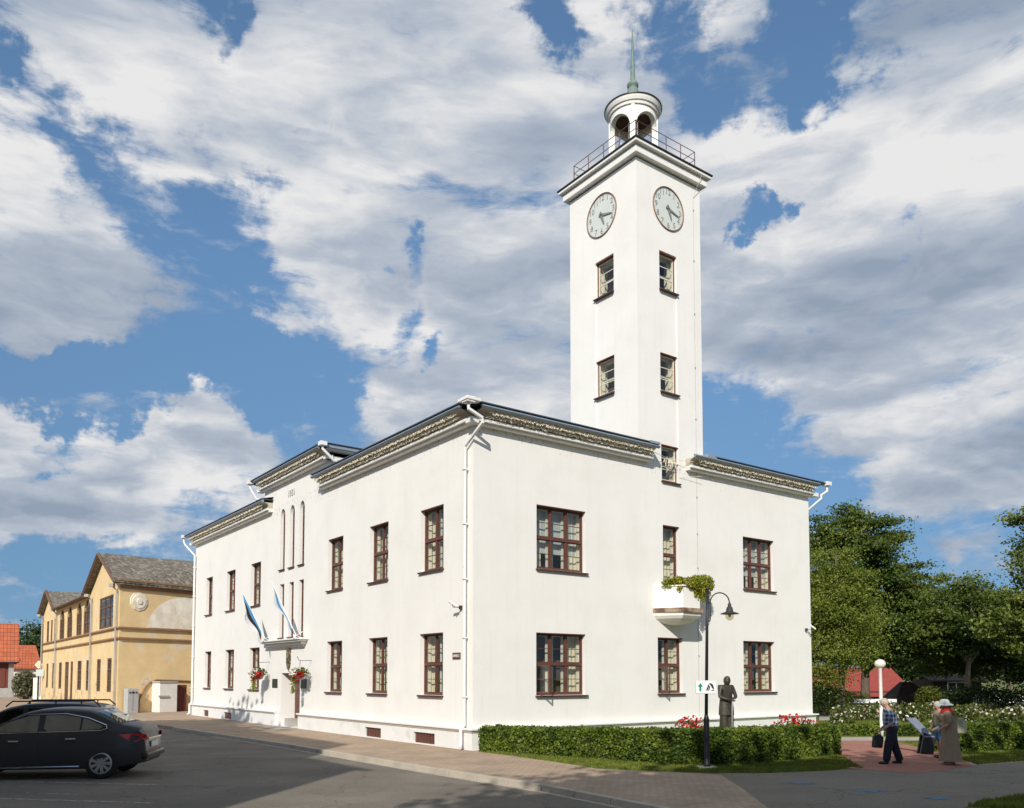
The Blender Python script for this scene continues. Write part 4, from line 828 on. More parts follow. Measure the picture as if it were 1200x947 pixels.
# kerb stones and pale gutter strip
def strip(pts, o0, o1, z0, z1, name, m, seg=None):
    mb = MB(); P_ = [Vector(p) for p in pts]; nn = []
    for i, p in enumerate(P_):
        d = (P_[min(i + 1, len(P_) - 1)] - P_[max(0, i - 1)]).normalized(); nn.append(Vector((-d.y, d.x)))
    for i in range(len(P_) - 1):
        a, b = P_[i], P_[i + 1]; L_ = (b - a).length; k = max(1, int(L_ / seg)) if seg else 1
        for j in range(k):
            g = .012 if seg else 0; t0 = j / k + g / L_; t1 = (j + 1) / k - g / L_; p, q = a.lerp(b, t0), a.lerp(b, t1); n0 = nn[i].lerp(nn[i + 1], t0); n1_ = nn[i].lerp(nn[i + 1], t1)
            c = [p + n0 * o0, q + n1_ * o0, q + n1_ * o1, p + n0 * o1]; mb.prism([(w_.x, w_.y) for w_ in c], z0, z1)
    return mb.build(name, m, bevel=.012 if seg else 0)
kb = strip(KL, -.02, .13, -.2, .008, 'kerb', 'kerb', 1.0); kb['kind'] = 'structure'
gs = strip(KL[:-1], .135, .27, -.13, -.114, 'gutter_strip', 'kerb'); gs['kind'] = 'structure'
def line(a, b, wd, m, name='road_marking', z=-.116):
    a, b = Vector(a), Vector(b); d = (b - a).normalized(); n = Vector((-d.y, d.x)) * wd / 2; mb = MB(); mb.poly([(*(a - n), z), (*(b - n), z), (*(b + n), z), (*(a + n), z)]); o = mb.build(name, m); o['kind'] = 'structure'
g1 = lambda x, y: gnd(x, y, -.116)
line(g1(-60, 914), g1(183, 919.5), .11, 'roadpaint'); line(g1(-60, 934), g1(180, 941), .10, 'roadpaint'); line(g1(170, 870), g1(262, 864.5), .14, 'roadpaint'); line(g1(30, 929), g1(90, 931), .06, 'roadpaint')
for (x, y, s_) in ((935, 918, .42), (1022, 927, .34), (1096, 935.5, .24)):
    c = gnd(x, y, .012); mb = MB(); mb.poly([(c[0] + s_ * math.cos(a) * random.uniform(.8, 1.15), c[1] + .14 * math.sin(a) * random.uniform(.7, 1.2), .013) for a in [2 * math.pi * k / 14 for k in range(14)]]); o = mb.build('road_marking', 'bluepaint'); o['kind'] = 'structure'
# grass blades along the hedge strip and near lawns
def blades(poly, n, h, name='grass', m='blade', z=.0, size=.02):
    P_ = np.array(poly); lo, hi = P_.min(0), P_.max(0); pts = rng.uniform(lo, hi, (n * 3, 2)); ins = np.zeros(len(pts), bool); j = len(P_) - 1
    for i in range(len(P_)):
        xi, yi = P_[i]; xj, yj = P_[j]; c = ((yi > pts[:, 1]) != (yj > pts[:, 1])) & (pts[:, 0] < (xj - xi) * (pts[:, 1] - yi) / (yj - yi + 1e-12) + xi); ins ^= c; j = i
    pts = pts[ins][:n]; n = len(pts); a = rng.uniform(0, 2 * math.pi, n); hh = h * rng.uniform(.4, 1.2, n); dx = np.cos(a) * size; dy = np.sin(a) * size; lean = rng.normal(0, .35, (n, 2)) * hh[:, None]
    v = np.zeros((n, 3, 3)); v[:, 0, 0] = pts[:, 0] - dx; v[:, 0, 1] = pts[:, 1] - dy; v[:, 1, 0] = pts[:, 0] + dx; v[:, 1, 1] = pts[:, 1] + dy; v[:, 2, :2] = pts + lean; v[:, 2, 2] = hh; v[:, :, 2] += z
    me = bpy.data.meshes.new(name); me.vertices.add(3 * n); me.vertices.foreach_set('co', v.ravel()); me.loops.add(3 * n); me.loops.foreach_set('vertex_index', np.arange(3 * n)); me.polygons.add(n); me.polygons.foreach_set('loop_start', np.arange(0, 3 * n, 3)); me.polygons.foreach_set('loop_total', np.full(n, 3)); me.materials.append(M[m]); me.update(calc_edges=True)
    o = bpy.data.objects.new(name, me); col.objects.link(o); return tag(o, None, 'grass', None, 'stuff')
gl = [HB[0], HB[1], HB[2], HB[3], HB[4], HB[5], gnd(1010, 901), gnd(1000, 899), gnd(975, 903), gnd(900, 906), gnd(840, 906), gnd(790, 904.5), gnd(700, 900.5), gnd(600, 886)]
tag(blades(gl, 26000, .07), 'strip of short green grass along the foot of the long hedge')
tag(blades([gnd(1132, 947), gnd(1150, 942), gnd(1200, 934), (11, 15), (11, 13)], 7000, .08, z=.02), 'patch of grass in the bottom right corner beside the asphalt path')
tag(blades([gnd(1060, 869.5), gnd(1200, 869.5), gnd(1200, 892), gnd(1145, 896), gnd(1112, 885), gnd(1075, 875)], 12000, .07), 'grass in front of the shaded right-hand hedge')
tag(blades([gnd(955, 846), gnd(1200, 846), gnd(1200, 855), gnd(955, 855)], 9000, .10, size=.03), 'sunny lawn behind the low hedge in the rose garden')

# ------------------------------------------------------------------ hedges
def hedge(label, path, width, h, dens_, group='clipped hedges', lf=.055):
    """path: list of (x, y) of the front foot; body goes to the left normal side"""
    t = thing('hedge', label, 'hedge', (path[0][0], path[0][1], 0), 0, group)
    P_ = [Vector(p) for p in path]; n_ = []
    for i in range(len(P_)):
        d = (P_[min(i + 1, len(P_) - 1)] - P_[max(0, i - 1)]).normalized(); n_.append(Vector((-d.y, d.x)))
    hs = h if isinstance(h, (list, tuple)) else [h] * len(P_); o_ = P_[0]; mb = MB(); cen = []
    for i in range(len(P_) - 1):
        q = [P_[i] + n_[i] * .06, P_[i + 1] + n_[i + 1] * .06, P_[i + 1] + n_[i + 1] * (width - .06), P_[i] + n_[i] * (width - .06)]
        mb.add([(p.x - o_.x, p.y - o_.y, 0.02) for p in q] + [(p.x - o_.x, p.y - o_.y, hh - .05) for p, hh in zip(q, (hs[i], hs[i + 1], hs[i + 1], hs[i]))], [(0, 1, 2, 3), (4, 5, 6, 7), (0, 1, 5, 4), (1, 2, 6, 5), (2, 3, 7, 6), (3, 0, 4, 7)])
        L_ = (P_[i + 1] - P_[i]).length
        def samp(cnt, which):
            a = rng.uniform(0, 1, cnt); b = rng.uniform(0, 1, cnt); p0 = np.array(P_[i]) * (1 - a)[:, None] + np.array(P_[i + 1]) * a[:, None]; nn = np.array(n_[i]) * (1 - a)[:, None] + np.array(n_[i + 1]) * a[:, None]; hh = hs[i] * (1 - a) + hs[i + 1] * a
            if which == 'f': off = rng.normal(.02, .025, cnt); z = b * hh
            elif which == 'b': off = width + rng.normal(-.02, .025, cnt); z = b * hh
            else: off = b * width; z = hh + rng.normal(-.012, .028, cnt) + .02 * np.sin(a * L_ * 5 + b * 9)
            off = off + .03 * np.sin(p0[:, 0] * 3.1 + z * 4); p = p0 + nn * off[:, None] - np.array(o_); return np.column_stack([p, np.maximum(z, .02)])
        hm = (hs[i] + hs[i + 1]) / 2
        cen += [samp(int(L_ * hm * dens_), 'f'), samp(int(L_ * hm * dens_ * .35), 'b'), samp(int(L_ * width * dens_ * .8), 't')]
    for e in (0, -1):
        cnt = int(width * hs[e] * dens_); b = rng.uniform(0, width, cnt); p = np.array(P_[e]) + np.array(n_[e]) * b[:, None] - np.array(o_) + rng.normal(0, .03, (cnt, 2)); cen.append(np.column_stack([p, rng.uniform(.02, hs[e], cnt)]))
    mb.build('dark_core', 'hedgecore', t); quads_mesh('leaves', 'hedge', np.concatenate(cen), lf, t, .75, sizevar=.5)
    return t
hedge('long dark green clipped hedge below the right front of the town hall', HB, .85, [.70, .76, .84, .86, .86, .80], 1650, lf=.066)
hedge('low sunlit hedge in front of the rose beds beside the globe lamp', [gnd(962, 862), gnd(1035, 862.5), gnd(1112, 863)], .8, .36, 900, lf=.08)
hedge('dark hedge in tree shade at the right edge behind the woman in the hat', [gnd(1120, 883), gnd(1160, 881.5), gnd(1215, 880), gnd(1290, 879)], .9, [.80, .8, .78, .78], 1500, lf=.07)

# ------------------------------------------------------------------ trees
def tree(label, x, y, h, blobs, nclump, nleaf, lsize, lm, tr, tm='trunk', name='tree', clump=(.8, .45), lean=0.0, group=None, up=1.1, tb=0.0, nl=16, z0=0.0):
    t = thing(name, label, 'tree', (x, y, z0), 0, group)
    C = []
    tot = sum(b[3] * b[4] * b[5] for b in blobs)
    for (bx, by, bz, rx, ry, rz) in blobs:
        k = max(3, int(nclump * rx * ry * rz / tot)); p = rng.normal(size=(k, 3)); p /= np.linalg.norm(p, axis=1)[:, None]; p *= (rng.uniform(.12, 1.0, k) ** .45)[:, None]; C.append(p * (rx, ry, rz) + (bx, by, bz))
    C = np.concatenate(C); C = C[C[:, 2] > .6]; k = len(C); per = nleaf // k; cl = []
    for c in C:
        s_ = rng.uniform(.6, 1.3); p = rng.normal(size=(per, 3)) * (clump[0] * s_ * .5, clump[0] * s_ * .5, clump[1] * s_ * .42) + c; cl.append(p)
    quads_mesh('crown', lm, np.concatenate(cl), lsize, t, .8, up=up)
    top = max(b[2] for b in blobs); tp = [(lean * f * f + .12 * math.sin(f * 5), .1 * math.sin(f * 4), f * top) for f in [i / 8 for i in range(9)]]
    mb = MB(); mb.tube(tp, [tr * (1.25 if i == 0 else 1 - i / 8 * .8) for i in range(9)], 9)
    for c in C[rng.permutation(k)[:nl]]:
        f = min(.95, max(.22, (c[2] / top) * .62)); i = f * 8; a = Vector(tp[int(i)]).lerp(Vector(tp[min(8, int(i) + 1)]), i % 1); b = Vector(c); m_ = a.lerp(b, .5) + Vector((0, 0, .15 * (b - a).length))
        r_ = tr * (.42 - .25 * f); mb.tube([a, a.lerp(m_, .5) + Vector((0, 0, .05)), m_, b.lerp(m_, .4), b], [r_, r_ * .8, r_ * .6, r_ * .35, r_ * .12], 5)
    mb.build('trunk', tm, t, smooth=True); return t
X, Y = 23.3, 55.5
tree('large dark green maple tree behind the globe lamp', X, Y, 14, [(-.6, 0, 10.6, 3.3, 3, 3.0), (1.3, 0, 8.4, 3.0, 3, 2.4), (-1.8, 0, 7.2, 2.6, 3, 2.6), (1.8, -.3, 6.0, 3.1, 2.8, 2.0), (1.2, 0, 4.2, 3.2, 2.6, 1.2)], 400, 74000, .17, 'maple', .32, lean=.3, clump=(.95, .33))
tree('feathery light green larch tree against the right end of the town hall', 18.4, 47.0, 12.5, [(.3, 0, 9.2, .9, .9, 1.6), (.4, 0, 7.2, 1.5, 1.4, 1.6), (.5, 0, 5.2, 2.1, 1.9, 1.6), (.5, 0, 3.7, 1.9, 2, 1.1), (-.7, 0, 2.3, 1.2, 1.2, 1.4), (-1.5, 1, 6, 2, 2, 4)], 200, 46000, .11, 'larch', .2, clump=(1.1, .5), up=.2)
tree('broad bushy linden tree at the right edge of the picture', 25.8, 40.0, 12, [(.3, 0, 8.8, 2.1, 2.3, 2.3), (2.2, 0, 9.6, 2.4, 2.4, 2.6), (1.2, 0, 6.0, 3.2, 2.6, 2.2), (-.6, -.3, 4.6, 2.6, 2.5, 1.5), (2.0, 0, 3.6, 3.4, 2.6, 1.3), (3.2, 0, 2.3, 2.6, 2, 1.2)], 250, 56000, .15, 'linden', .26, clump=(.8, .38))
tree('middle tree with light green crown between the maple and the linden', 31.5, 58.0, 9.8, [(-.9, 0, 7.2, 2.7, 2.4, 2.2), (1.9, 0, 6.0, 2.6, 2.4, 2.3), (-.6, 0, 4.6, 3.2, 2.4, 1.6), (1.8, 0, 3.6, 3, 2.4, 1.5), (-1.8, 0, 3.4, 2.2, 2, 1.1)], 170, 34000, .17, 'linden', .22, 'paletrunk', clump=(1.0, .5))
tree('leaning tree with pale bare trunk behind the rose beds', 27.2, 50.5, 8.0, [(.4, 0, 6.0, 2.6, 2.2, 1.9), (-1.2, 0, 4.6, 2.2, 2, 1.2)], 110, 15000, .17, 'maple', .22, 'paletrunk', lean=1.2, clump=(1.0, .5))
tree('dark tree low behind the right-hand hedge', 33.0, 52.0, 8.0, [(0, 0, 4.4, 4.2, 2.6, 2.6), (3.5, 0, 3.6, 3.2, 2.6, 2.2)], 150, 18000, .2, 'dark', .25, clump=(1.1, .6))
# far tree line
for i, (px, Yd, hh, wd, lb) in enumerate(((42, 140, 11.2, 7, 'dark tree beyond the orange roof at the far left'), (42, 118, 6.8, 2.0, 'dark spruce-like tree beside the yellow building at the far left'),
        (1070, 110, 8.5, 5, 'distant dark tree between the maple and the middle tree'), (1180, 120, 9, 9, 'distant tree showing through the gaps at the far right'), (1110, 130, 8, 9, 'distant tree behind the red-roofed barn and the middle tree'))):
    X_ = (px - 600) / FPX * Yd
    tree(lb, X_, Yd, hh, [(0, 0, hh * .62, wd, 3, hh * .42), (wd * .4, 0, hh * .45, wd * .8, 3, hh * .35)], 60, 7000, .45, 'dark', .3, clump=(2, 1.2), nl=5)
def bush(label, x, y, r, h, lm='bush', n=2500, ls=.12, name='bush', flowers=None):
    t = thing(name, label, 'bush', (x, y, 0)); c = np.concatenate([foliage_pts(n // 3, (rng.normal(0, r * .4), rng.normal(0, r * .2), h * .45), r * .75, (1, 1, h / r * .6), .3) for _ in range(3)]); c[:, 2] = np.abs(c[:, 2]); quads_mesh('foliage', lm, c, ls, t, .7)
    mb = MB()
    for k in range(6): a = k * 1.05; mb.tube([(0, 0, 0), (math.cos(a) * r * .4, math.sin(a) * r * .4, h * .6)], [.03, .012], 5)
    mb.build('stem', 'trunk', t)
    if flowers: quads_mesh('blossom', flowers[0], c[rng.integers(0, len(c), flowers[1])] + (0, -.05, .06), flowers[2], t)
    return t
bx = lambda x, y: gnd(x, y)
bush('yellow-green bush below the larch', *bx(978, 838), 1.6, 1.8); bush('tall yellow-green bush left of the maple trunk', *bx(1000, 834), 1.5, 1.4); bush('dark bush at the foot of the town hall end wall', *bx(966, 840), 1.3, 2.2, 'dark')
bush('grey-green willow bush beside the far red shed', -48.9, 84.0, 1.3, 3.2, 'willow', 3000, .25)
bush('dark green shrub right of the rose garden under the linden', *bx(1165, 838), 2.6, 2.0, 'dark', 4500, .15); bush('tall green shrub beside the pale bare trunk', *bx(1088, 838), 1.0, 1.9, 'bush', 2000, .13)
bush('red geraniums behind the hedge left of the statue', 5.9, 27.0, .50, 1.05, 'bush', 500, .07, 'geranium', ('petalred', 260, .09)); bush('red geraniums behind the hedge right of the statue', 8.75, 27.2, .64, 1.1, 'bush', 600, .07, 'geranium', ('petalred', 300, .09))
# rose beds: nobody could count the roses
c = []
for (x0, x1, y0, y1, n) in ((1060, 1200, 848, 838, 9000), (990, 1060, 845, 838, 2800), (972, 1000, 850, 846, 500)):
    a, b = gnd(x0, y0), gnd(x1, y1); p = rng.uniform(size=(n, 3)); yy = a[1] + (b[1] - a[1]) * p[:, 1]; xx = ((x0 + (x1 - x0) * p[:, 0]) - 600) / FPX * yy; hh = .48 + .32 * np.sin(xx * 2.3) * np.sin(yy * 1.7); c.append(np.column_stack([xx, yy, p[:, 2] * hh * 1.1 + .05]))
c = np.concatenate(c); tag(quads_mesh('rose_bushes', ['bush', 'petalwhite'], c, .15, None, .8, mi=(rng.uniform(size=len(c)) < .13).astype(int)), 'beds of pale pink and white roses in the garden at right', 'rose beds', None, 'stuff')

# ------------------------------------------------------------------ yellow building
YB = gnd(137, 836); DIRD = Vector((.575, .818)).normalized()
yb = thing('old_yellow_building', 'old ochre plaster building with two gables, arched windows and mossy grey roof', 'building', (YB[0], YB[1], 0))
Lv = Vector((-.5940919, .8043972)); Nst = Vector((Lv.y, -Lv.x))   # Nst: into the house
def frS(s, z, d=0.0): return (Lv.x * s + Nst.x * d, Lv.y * s + Nst.y * d, z)
Nd = Vector((-DIRD.y, DIRD.x))
def frD(s, z, d=0.0): return (DIRD.x * s + Nd.x * d, DIRD.y * s + Nd.y * d, z)
mb = MB(); EV = 8.15
opsS = [(1.9, 6.4, 5.38, 7.45), (9.35, 12.2, 5.3, 7.75), (12.8, 15.2, 5.3, 7.75), (16.9, 19.4, 5.3, 7.75), (20.6, 23.1, 5.3, 7.75)]
grd = [(1.95, 3.4), (5.4, 6.8), (9.1, 10.7), (12.4, 14.2), (21.3, 22.9), (25.2, 26.5), (28.6, 29.9)]
opsS += [(a, b, 1.25, 3.4) for a, b in grd] + [(16.0, 17.2, .1, 3.4), (17.9, 19.8, .1, 3.4)] + [(25, 26.1, 5.3, 7.2), (26.9, 28, 5.3, 7.2), (28.9, 30.4, 5.3, 7.2)]
wall_open(mb, frS, 0, 32.5, 0, EV - .25, opsS, rev=.12)
for o in opsS[1:5]: arch_fill(mb, frS, o[0], o[1], 6.5, 7.75, .12)
wall_open(mb, frD, 0, 22, 0, EV, [])
def gable(s0, s1, zp): c = (s0 + s1) / 2; mb.poly([frS(s0, EV - .25), frS(s1, EV - .25), frS(c, zp - .1)])
gable(.0, 10.0, 10.3); gable(24.5, 32.5, 9.8)
mb.quad(frS(32.5, 0), frS(32.5, 0, 12), frS(32.5, EV, 12), frS(32.5, EV)); mb.build('wall', 'ochre', yb)
mb = MB()
for fr, s0, s1 in ((frS, -.1, 32.6), (frD, -.1, 22)):
    for z in (5.22, 4.58): bxf(mb, fr, s0, s1, z - .03, z + .07, -.14, -.001)
bxf(mb, frD, 0, 22, 7.65, 8.1, -.10, -.001); bxf(mb, frD, -.3, 22, 8.1, 8.22, -.35, 0)
mb.build('belt_course', 'ochretrim', yb)
def roofpoly(mb, a, b, c_, d, t=.12):
    mb.add([a, b, c_, d] + [(p[0], p[1], p[2] - t) for p in (a, b, c_, d)], [(0, 1, 2, 3), (4, 5, 6, 7), (0, 1, 5, 4), (1, 2, 6, 5), (2, 3, 7, 6), (3, 0, 4, 7)])
mb = MB()
for (s0, s1, zp, dep) in ((-.4, 10.4, 10.35, 9), (24.1, 32.9, 9.85, 5)):
    c_ = (s0 + s1) / 2; roofpoly(mb, frS(s0, EV - .15, -.35), frS(c_, zp, -.35), frS(c_, zp, dep), (frD(dep, EV - .15, -.35) if s0 < 1 else frS(s0, EV - .15, dep))); roofpoly(mb, frS(s1, EV - .15, -.35), frS(c_, zp, -.35), frS(c_, zp, dep), frS(s1, EV - .15, dep))
roofpoly(mb, frS(9.8, EV - .22, -.4), frS(24.6, EV - .22, -.4), frS(24.6, EV + 1.6, 5), frS(9.8, EV + 1.6, 5))
# long roof over the side wing, sloping up from the side wall's eave
def fq(s, z, d): return frD(s, z, d)
roofpoly(mb, fq(-.6, 8.12, -.32), fq(24, 8.12, -.32), fq(24, 10.9, 4.6), fq(1.2, 10.3, 4.0))
roofpoly(mb, fq(6.2, 8.7, .9), fq(24, 8.7, .9), fq(24, 12.2, 5.5), fq(9.5, 12.2, 5.5))
mb.build('roof', 'eternit', yb)
mb = MB()
for (s0, s1, zp) in ((-.4, 10.4, 10.38), (24.1, 32.9, 9.88)):
    c_ = (s0 + s1) / 2
    for a, b in ((s0, c_), (s1, c_)): mb.tube([frS(a, EV - .2, -.4), frS(b, zp - .05, -.4)], .12, 4)
mb.tube([frS(9.9, EV - .28, -.42), frS(24.6, EV - .28, -.42)], .11, 4); mb.build('bargeboard', 'timber', yb)
for i, o in enumerate(opsS):
    mb = MB(); a, b, c_, e_ = o; bxf(mb, frS, a, a + .1, c_, e_, .04, .12); bxf(mb, frS, b - .1, b, c_, e_, .04, .12); bxf(mb, frS, a, b, e_ - .1, e_, .041, .119); bxf(mb, frS, a, b, c_, c_ + .12, .042, .118)
    k = 3 if b - a > 2 else 2
    for j in range(1, k): s = a + (b - a) * j / k; bxf(mb, frS, s - .05, s + .05, c_, e_, .045, .115)
    for j in range(1, 3): z = c_ + (e_ - c_) * j / 3; bxf(mb, frS, a, b, z - .04, z + .04, .047, .113)
    wn_ = mb.build('window' if c_ > .5 else 'door', 'timber', yb)
    mb = MB(); mb.quad(frS(a, c_, .10), frS(b, c_, .10), frS(b, e_, .10), frS(a, e_, .10)); mb.build('pane', 'glass' if c_ > .5 else 'timber', wn_)
mb = MB(); mb.quad(frS(1.6, .1, .9), frS(32, .1, .9), frS(32, 7.6, .9), frS(1.6, 7.6, .9)); mb.build('dark_inner_wall', 'room', yb)  # dark sheet standing in for the unlit rooms behind the panes
# lunette patch, rosette, arch on the side wall
mb = MB(); mb.poly([frD(1.85, 5.32, -.03)] + [frD(4.6 - 2.75 * math.cos(a), 5.32 + 2.1 * math.sin(a), -.03) for a in [math.pi * k / 24 for k in range(1, 24)]] + [frD(7.35, 5.32, -.03)]); mb.build('lunette', 'limepatch', yb)
mb = MB(); n = 20; ctr = (1.22, 6.92)
for r0, r1_, d in ((0, .55, -.05), (0, .42, -.09), (0, .16, -.14)):
    k = 20; pts = [frD(ctr[0] + r1_ * (1 + (.06 if j % 2 else 0)) * math.cos(2 * math.pi * j / k), ctr[1] + r1_ * (1 + (.06 if j % 2 else 0)) * math.sin(2 * math.pi * j / k), d) for j in range(k)]; mb.poly(pts)
    for j in range(k): mb.quad(pts[j], pts[(j + 1) % k], tuple(Vector(pts[(j + 1) % k]) + Vector((Nd.x, Nd.y, 0)) * abs(d)), tuple(Vector(pts[j]) + Vector((Nd.x, Nd.y, 0)) * abs(d)))
mb.build('rosette', 'limepatch', yb)
mb = MB(); mb.tube([frD(1.35 + .0, .0, -.06), frD(1.4, .8, -.06), frD(1.65, 1.4, -.06), frD(2.05, 1.85, -.06), frD(2.5, 2.02, -.06), frD(3.4, 2.0, -.06), frD(6, 1.9, -.06)], .05, 6); mb.build('arch_moulding', 'ochretrim', yb)
for (s, d, fr) in ((.42, -.12, frS), (8.6, -.12, frS), (24.2, -.12, frS), (32.2, -.14, frS)):
    mb = MB(); mb.tube([fr(s, EV - .3, -.4), fr(s, EV - .6, d), fr(s, .5, d), fr(s, .35, -.3)], .06, 7); mb.box(-.14, .14, -.14, .14, -.1, .1, lambda x, y, z: tuple(Vector(fr(s, EV - .3, -.4)) + Vector((x, y, z)))); mb.build('downpipe', 'oldpipe', yb)
# utility cabinet, white walls with dark gate, beside it
def world_box(name, label, cat, ax, s0, s1, d0, d1, z0, z1, m, extra=None, bevel=.01):
    t = thing(name, label, cat, (YB[0], YB[1], 0)); mb = MB(); mb.box(s0, s1, d0, d1, z0, z1, lambda a, b, c: ax(a, c, b)); mb.build('body' if name != 'gate' else 'leaf', m, t, bevel=bevel)
    if extra: extra(t)
    return t
def cabx(t):
    mb = MB()
    for s, w_ in ((.45, .10), (.66, .16), (.87, .08)): mb.box(s - w_ / 2, s + w_ / 2, -.632, -.602, 1.22, 1.30, lambda a, b, c: frD(a, c, b))
    mb.build('label_plate', 'black', t); mb = MB(); mb.box(.655, .665, -.61, -.6, .15, 1.4, lambda a, b, c: frD(a, c, b)); mb.build('door_gap', 'black', t)
world_box('utility_cabinet', 'grey metal utility cabinet against the yellow side wall', 'utility cabinet', frD, .32, 1.02, -.6, -.15, 0, 1.5, 'cabinet', cabx)
def wcap(t):
    mb = MB(); mb.box(2.2, 3.5, -.95, .1, 1.85, 1.95, lambda a, b, c: frD(a, c, b)); mb.box(2.15, 2.85, -.98, -.9, .95, 1.05, lambda a, b, c: frD(a, c, b)); mb.build('coping', 'conc', t)
world_box('white_wall', 'short whitewashed wall left of the dark gate by the yellow building', 'wall', frD, 2.25, 3.45, -.9, 0, 0, 1.85, 'whitewash', wcap)
t = thing('gate', 'dark brown wooden gate between the whitewashed walls', 'gate', (YB[0], YB[1], 0)); mb = MB()
for k in range(7): mb.box(3.46 + k * .13, 3.58 + k * .13, -.55, -.50, .02, 1.7, lambda a, b, c: frD(a, c, b))
mb.build('leaf', 'redwood', t)
t = thing('white_wall', 'whitewashed wall between the dark gate and the left end of the town hall', 'wall', W(0, HL)); mb = MB(); mb.box(.05, 1.6, .3, .6, 0, 1.7, lambda a, b, c: (a * ca_ - b * sa_ , a * sa_ + b * ca_, c)); mb.box(-.85, .0, .1, .9, 0, 1.7, lambda a, b, c: (a * ca_ - b * sa_, a * sa_ + b * ca_, c)) if False else None; mb.build('body', 'whitewash', t)
# beige wall, road signs at the end of the yellow house
xa, xb = (40 - 600) / FPX * 82, (51.5 - 600) / FPX * 82
t = thing('beige_wall', 'plain beige wall at the far end of the yellow building', 'wall', ((xa + xb) / 2, 82, 0)); mb = MB(); mb.box((xa - xb) / 2, (xb - xa) / 2, 0, .4, 0, 2.15); mb.build('body', 'limepatch', t)
t = thing('road_sign', 'yellow diamond priority sign beside the far end of the yellow building', 'road sign', ((46.5 - 600) / FPX * 78, 78, 0)); mb = MB(); mb.tube([(0, 0, 0), (0, 0, 3.6)], .04, 6); mb.build('pole', 'iron', t); mb = MB(); mb.prism([(0, -.38), (.38, 0), (0, .38), (-.38, 0)], 0, .04, lambda x, y, z: (x, -.05 - z, 3.35 + y)); mb.build('panel', 'white', t); mb = MB(); mb.prism([(0, -.28), (.28, 0), (0, .28), (-.28, 0)], 0, .01, lambda x, y, z: (x, -.092 - z, 3.35 + y)); mb.build('face', 'ochre', t)
t = thing('white_sign', 'small white sign board above the beige wall at far left', 'sign', ((48 - 600) / FPX * 76, 76, 0)); mb = MB(); mb.tube([(-.2, 0, 0), (-.2, 0, 2.4)], .04, 6); mb.build('pole', 'iron', t); mb = MB(); mb.box(-.35, .35, -.08, -.04, 2.3, 2.9); mb.build('panel', 'palecloth', t)
# far red-roofed shed at left edge
fh = thing('red_shed', 'far red-brown wooden house with bright orange tiled roof at the left edge', 'house', (-59.2, 90, 0), R_(32))
mb = MB(); mb.box(-8, 4.9, 0, 7, 0.2, 3.9); mb.build('wall', 'redwood', fh); mb = MB(); mb.box(-8, 5.0, -.1, 7, 0, 1.0); mb.build('foundation', 'conc', fh)
mb = MB(); roofpoly(mb, (-8, -.6, 3.85), (5.35, -.6, 3.85), (5.35, 3.5, 8.3), (-8, 3.5, 8.3)); roofpoly(mb, (-8, 7.6, 3.85), (5.35, 7.6, 3.85), (5.35, 3.5, 8.3), (-8, 3.5, 8.3)); mb.build('roof', 'tile', fh)
mb = MB(); mb.tube([(-8, -.68, 3.8), (5.35, -.68, 3.8)], .1, 6); mb.build('gutter', 'black', fh)
mb = MB(); mb.box(-.1, 4.1, -.06, -.0, 1.1, 3.3); mb.build('shutter', 'redwood', fh); mb = MB(); mb.box(-.9, -.3, -.05, 0, 1.2, 3.0); mb.build('window', 'limepatch', fh); mb = MB(); mb.box(4.4, 4.9, -.15, -.01, 0, 3.8); mb.build('corner_post', 'conc', fh)
oh = thing('orange_roof_house', 'distant house with orange roof and round attic window beyond the shed', 'house', (-64.0, 106, 0), R_(30)); mb = MB(); mb.box(-4, 4, 0, 6, 0, 3.6); mb.build('wall', 'whitewash', oh); mb = MB(); roofpoly(mb, (-4.3, -.5, 3.4), (4.0, -.5, 3.4), (3.2, 3, 6.4), (-4.3, 3, 6.4)); mb.build('roof', 'tile', oh)
mb = MB(); mb.lathe([(.55, 0), (.55, .4)], (0, 0, 0), 16); 
for i in range(len(mb.v)): x, y, z = mb.v[i]; mb.v[i] = (x + .5, .2 - z, y + 4.7)
mb.build('round_window', 'glass', oh)

# ------------------------------------------------------------------ background right: red-roofed barn, shingled hut, fence, shed
rb = thing('red_roof_barn', 'low barn with faded red sheet roof behind the maple trunk', 'barn', (29.5, 78, 0))
mb = MB(); mb.box(-1.5, 7.6, .3, 6, 0, .9); mb.build('wall', 'wooddark', rb); mb = MB(); roofpoly(mb, (-4.0, 0, .5), (8.2, 0, .5), (7.2, 3.2, 3.1), (-4.0, 3.2, 3.1)); roofpoly(mb, (-4.0, 6.4, .5), (8.2, 6.4, .5), (7.2, 3.2, 3.1), (-4.0, 3.2, 3.1)); mb.build('roof', 'redroof', rb)
hx = atY(1076, 830, 56)[0]; ht = thing('shingled_hut', 'dark pyramid-roofed wooden hut between the barn and the bare trunk', 'hut', (hx, 56, -.25))
mb = MB(); mb.box(-1.3, 1.2, 0, 2.4, 0, .8); mb.build('wall', 'wooddark', ht); mb = MB(); A = [(-1.7, -.3, .6), (1.5, -.3, .6), (1.5, 2.7, .6), (-1.7, 2.7, .6)]; T_ = [(-.55, 1, 2.1), (.1, 1, 2.1), (.1, 1.4, 2.1), (-.55, 1.4, 2.1)]
for i in range(4):
    for k in range(8):
        f0, f1 = k / 8, (k + 1) / 8; a, b = Vector(A[i]), Vector(A[(i + 1) % 4]); c_, d = Vector(T_[i]), Vector(T_[(i + 1) % 4]); mb.quad(a.lerp(c_, f0), b.lerp(d, f0), b.lerp(d, f1) + Vector((0, 0, .03)), a.lerp(c_, f1) + Vector((0, 0, .03)))
mb.poly(T_); mb.build('roof', 'wooddark', ht)
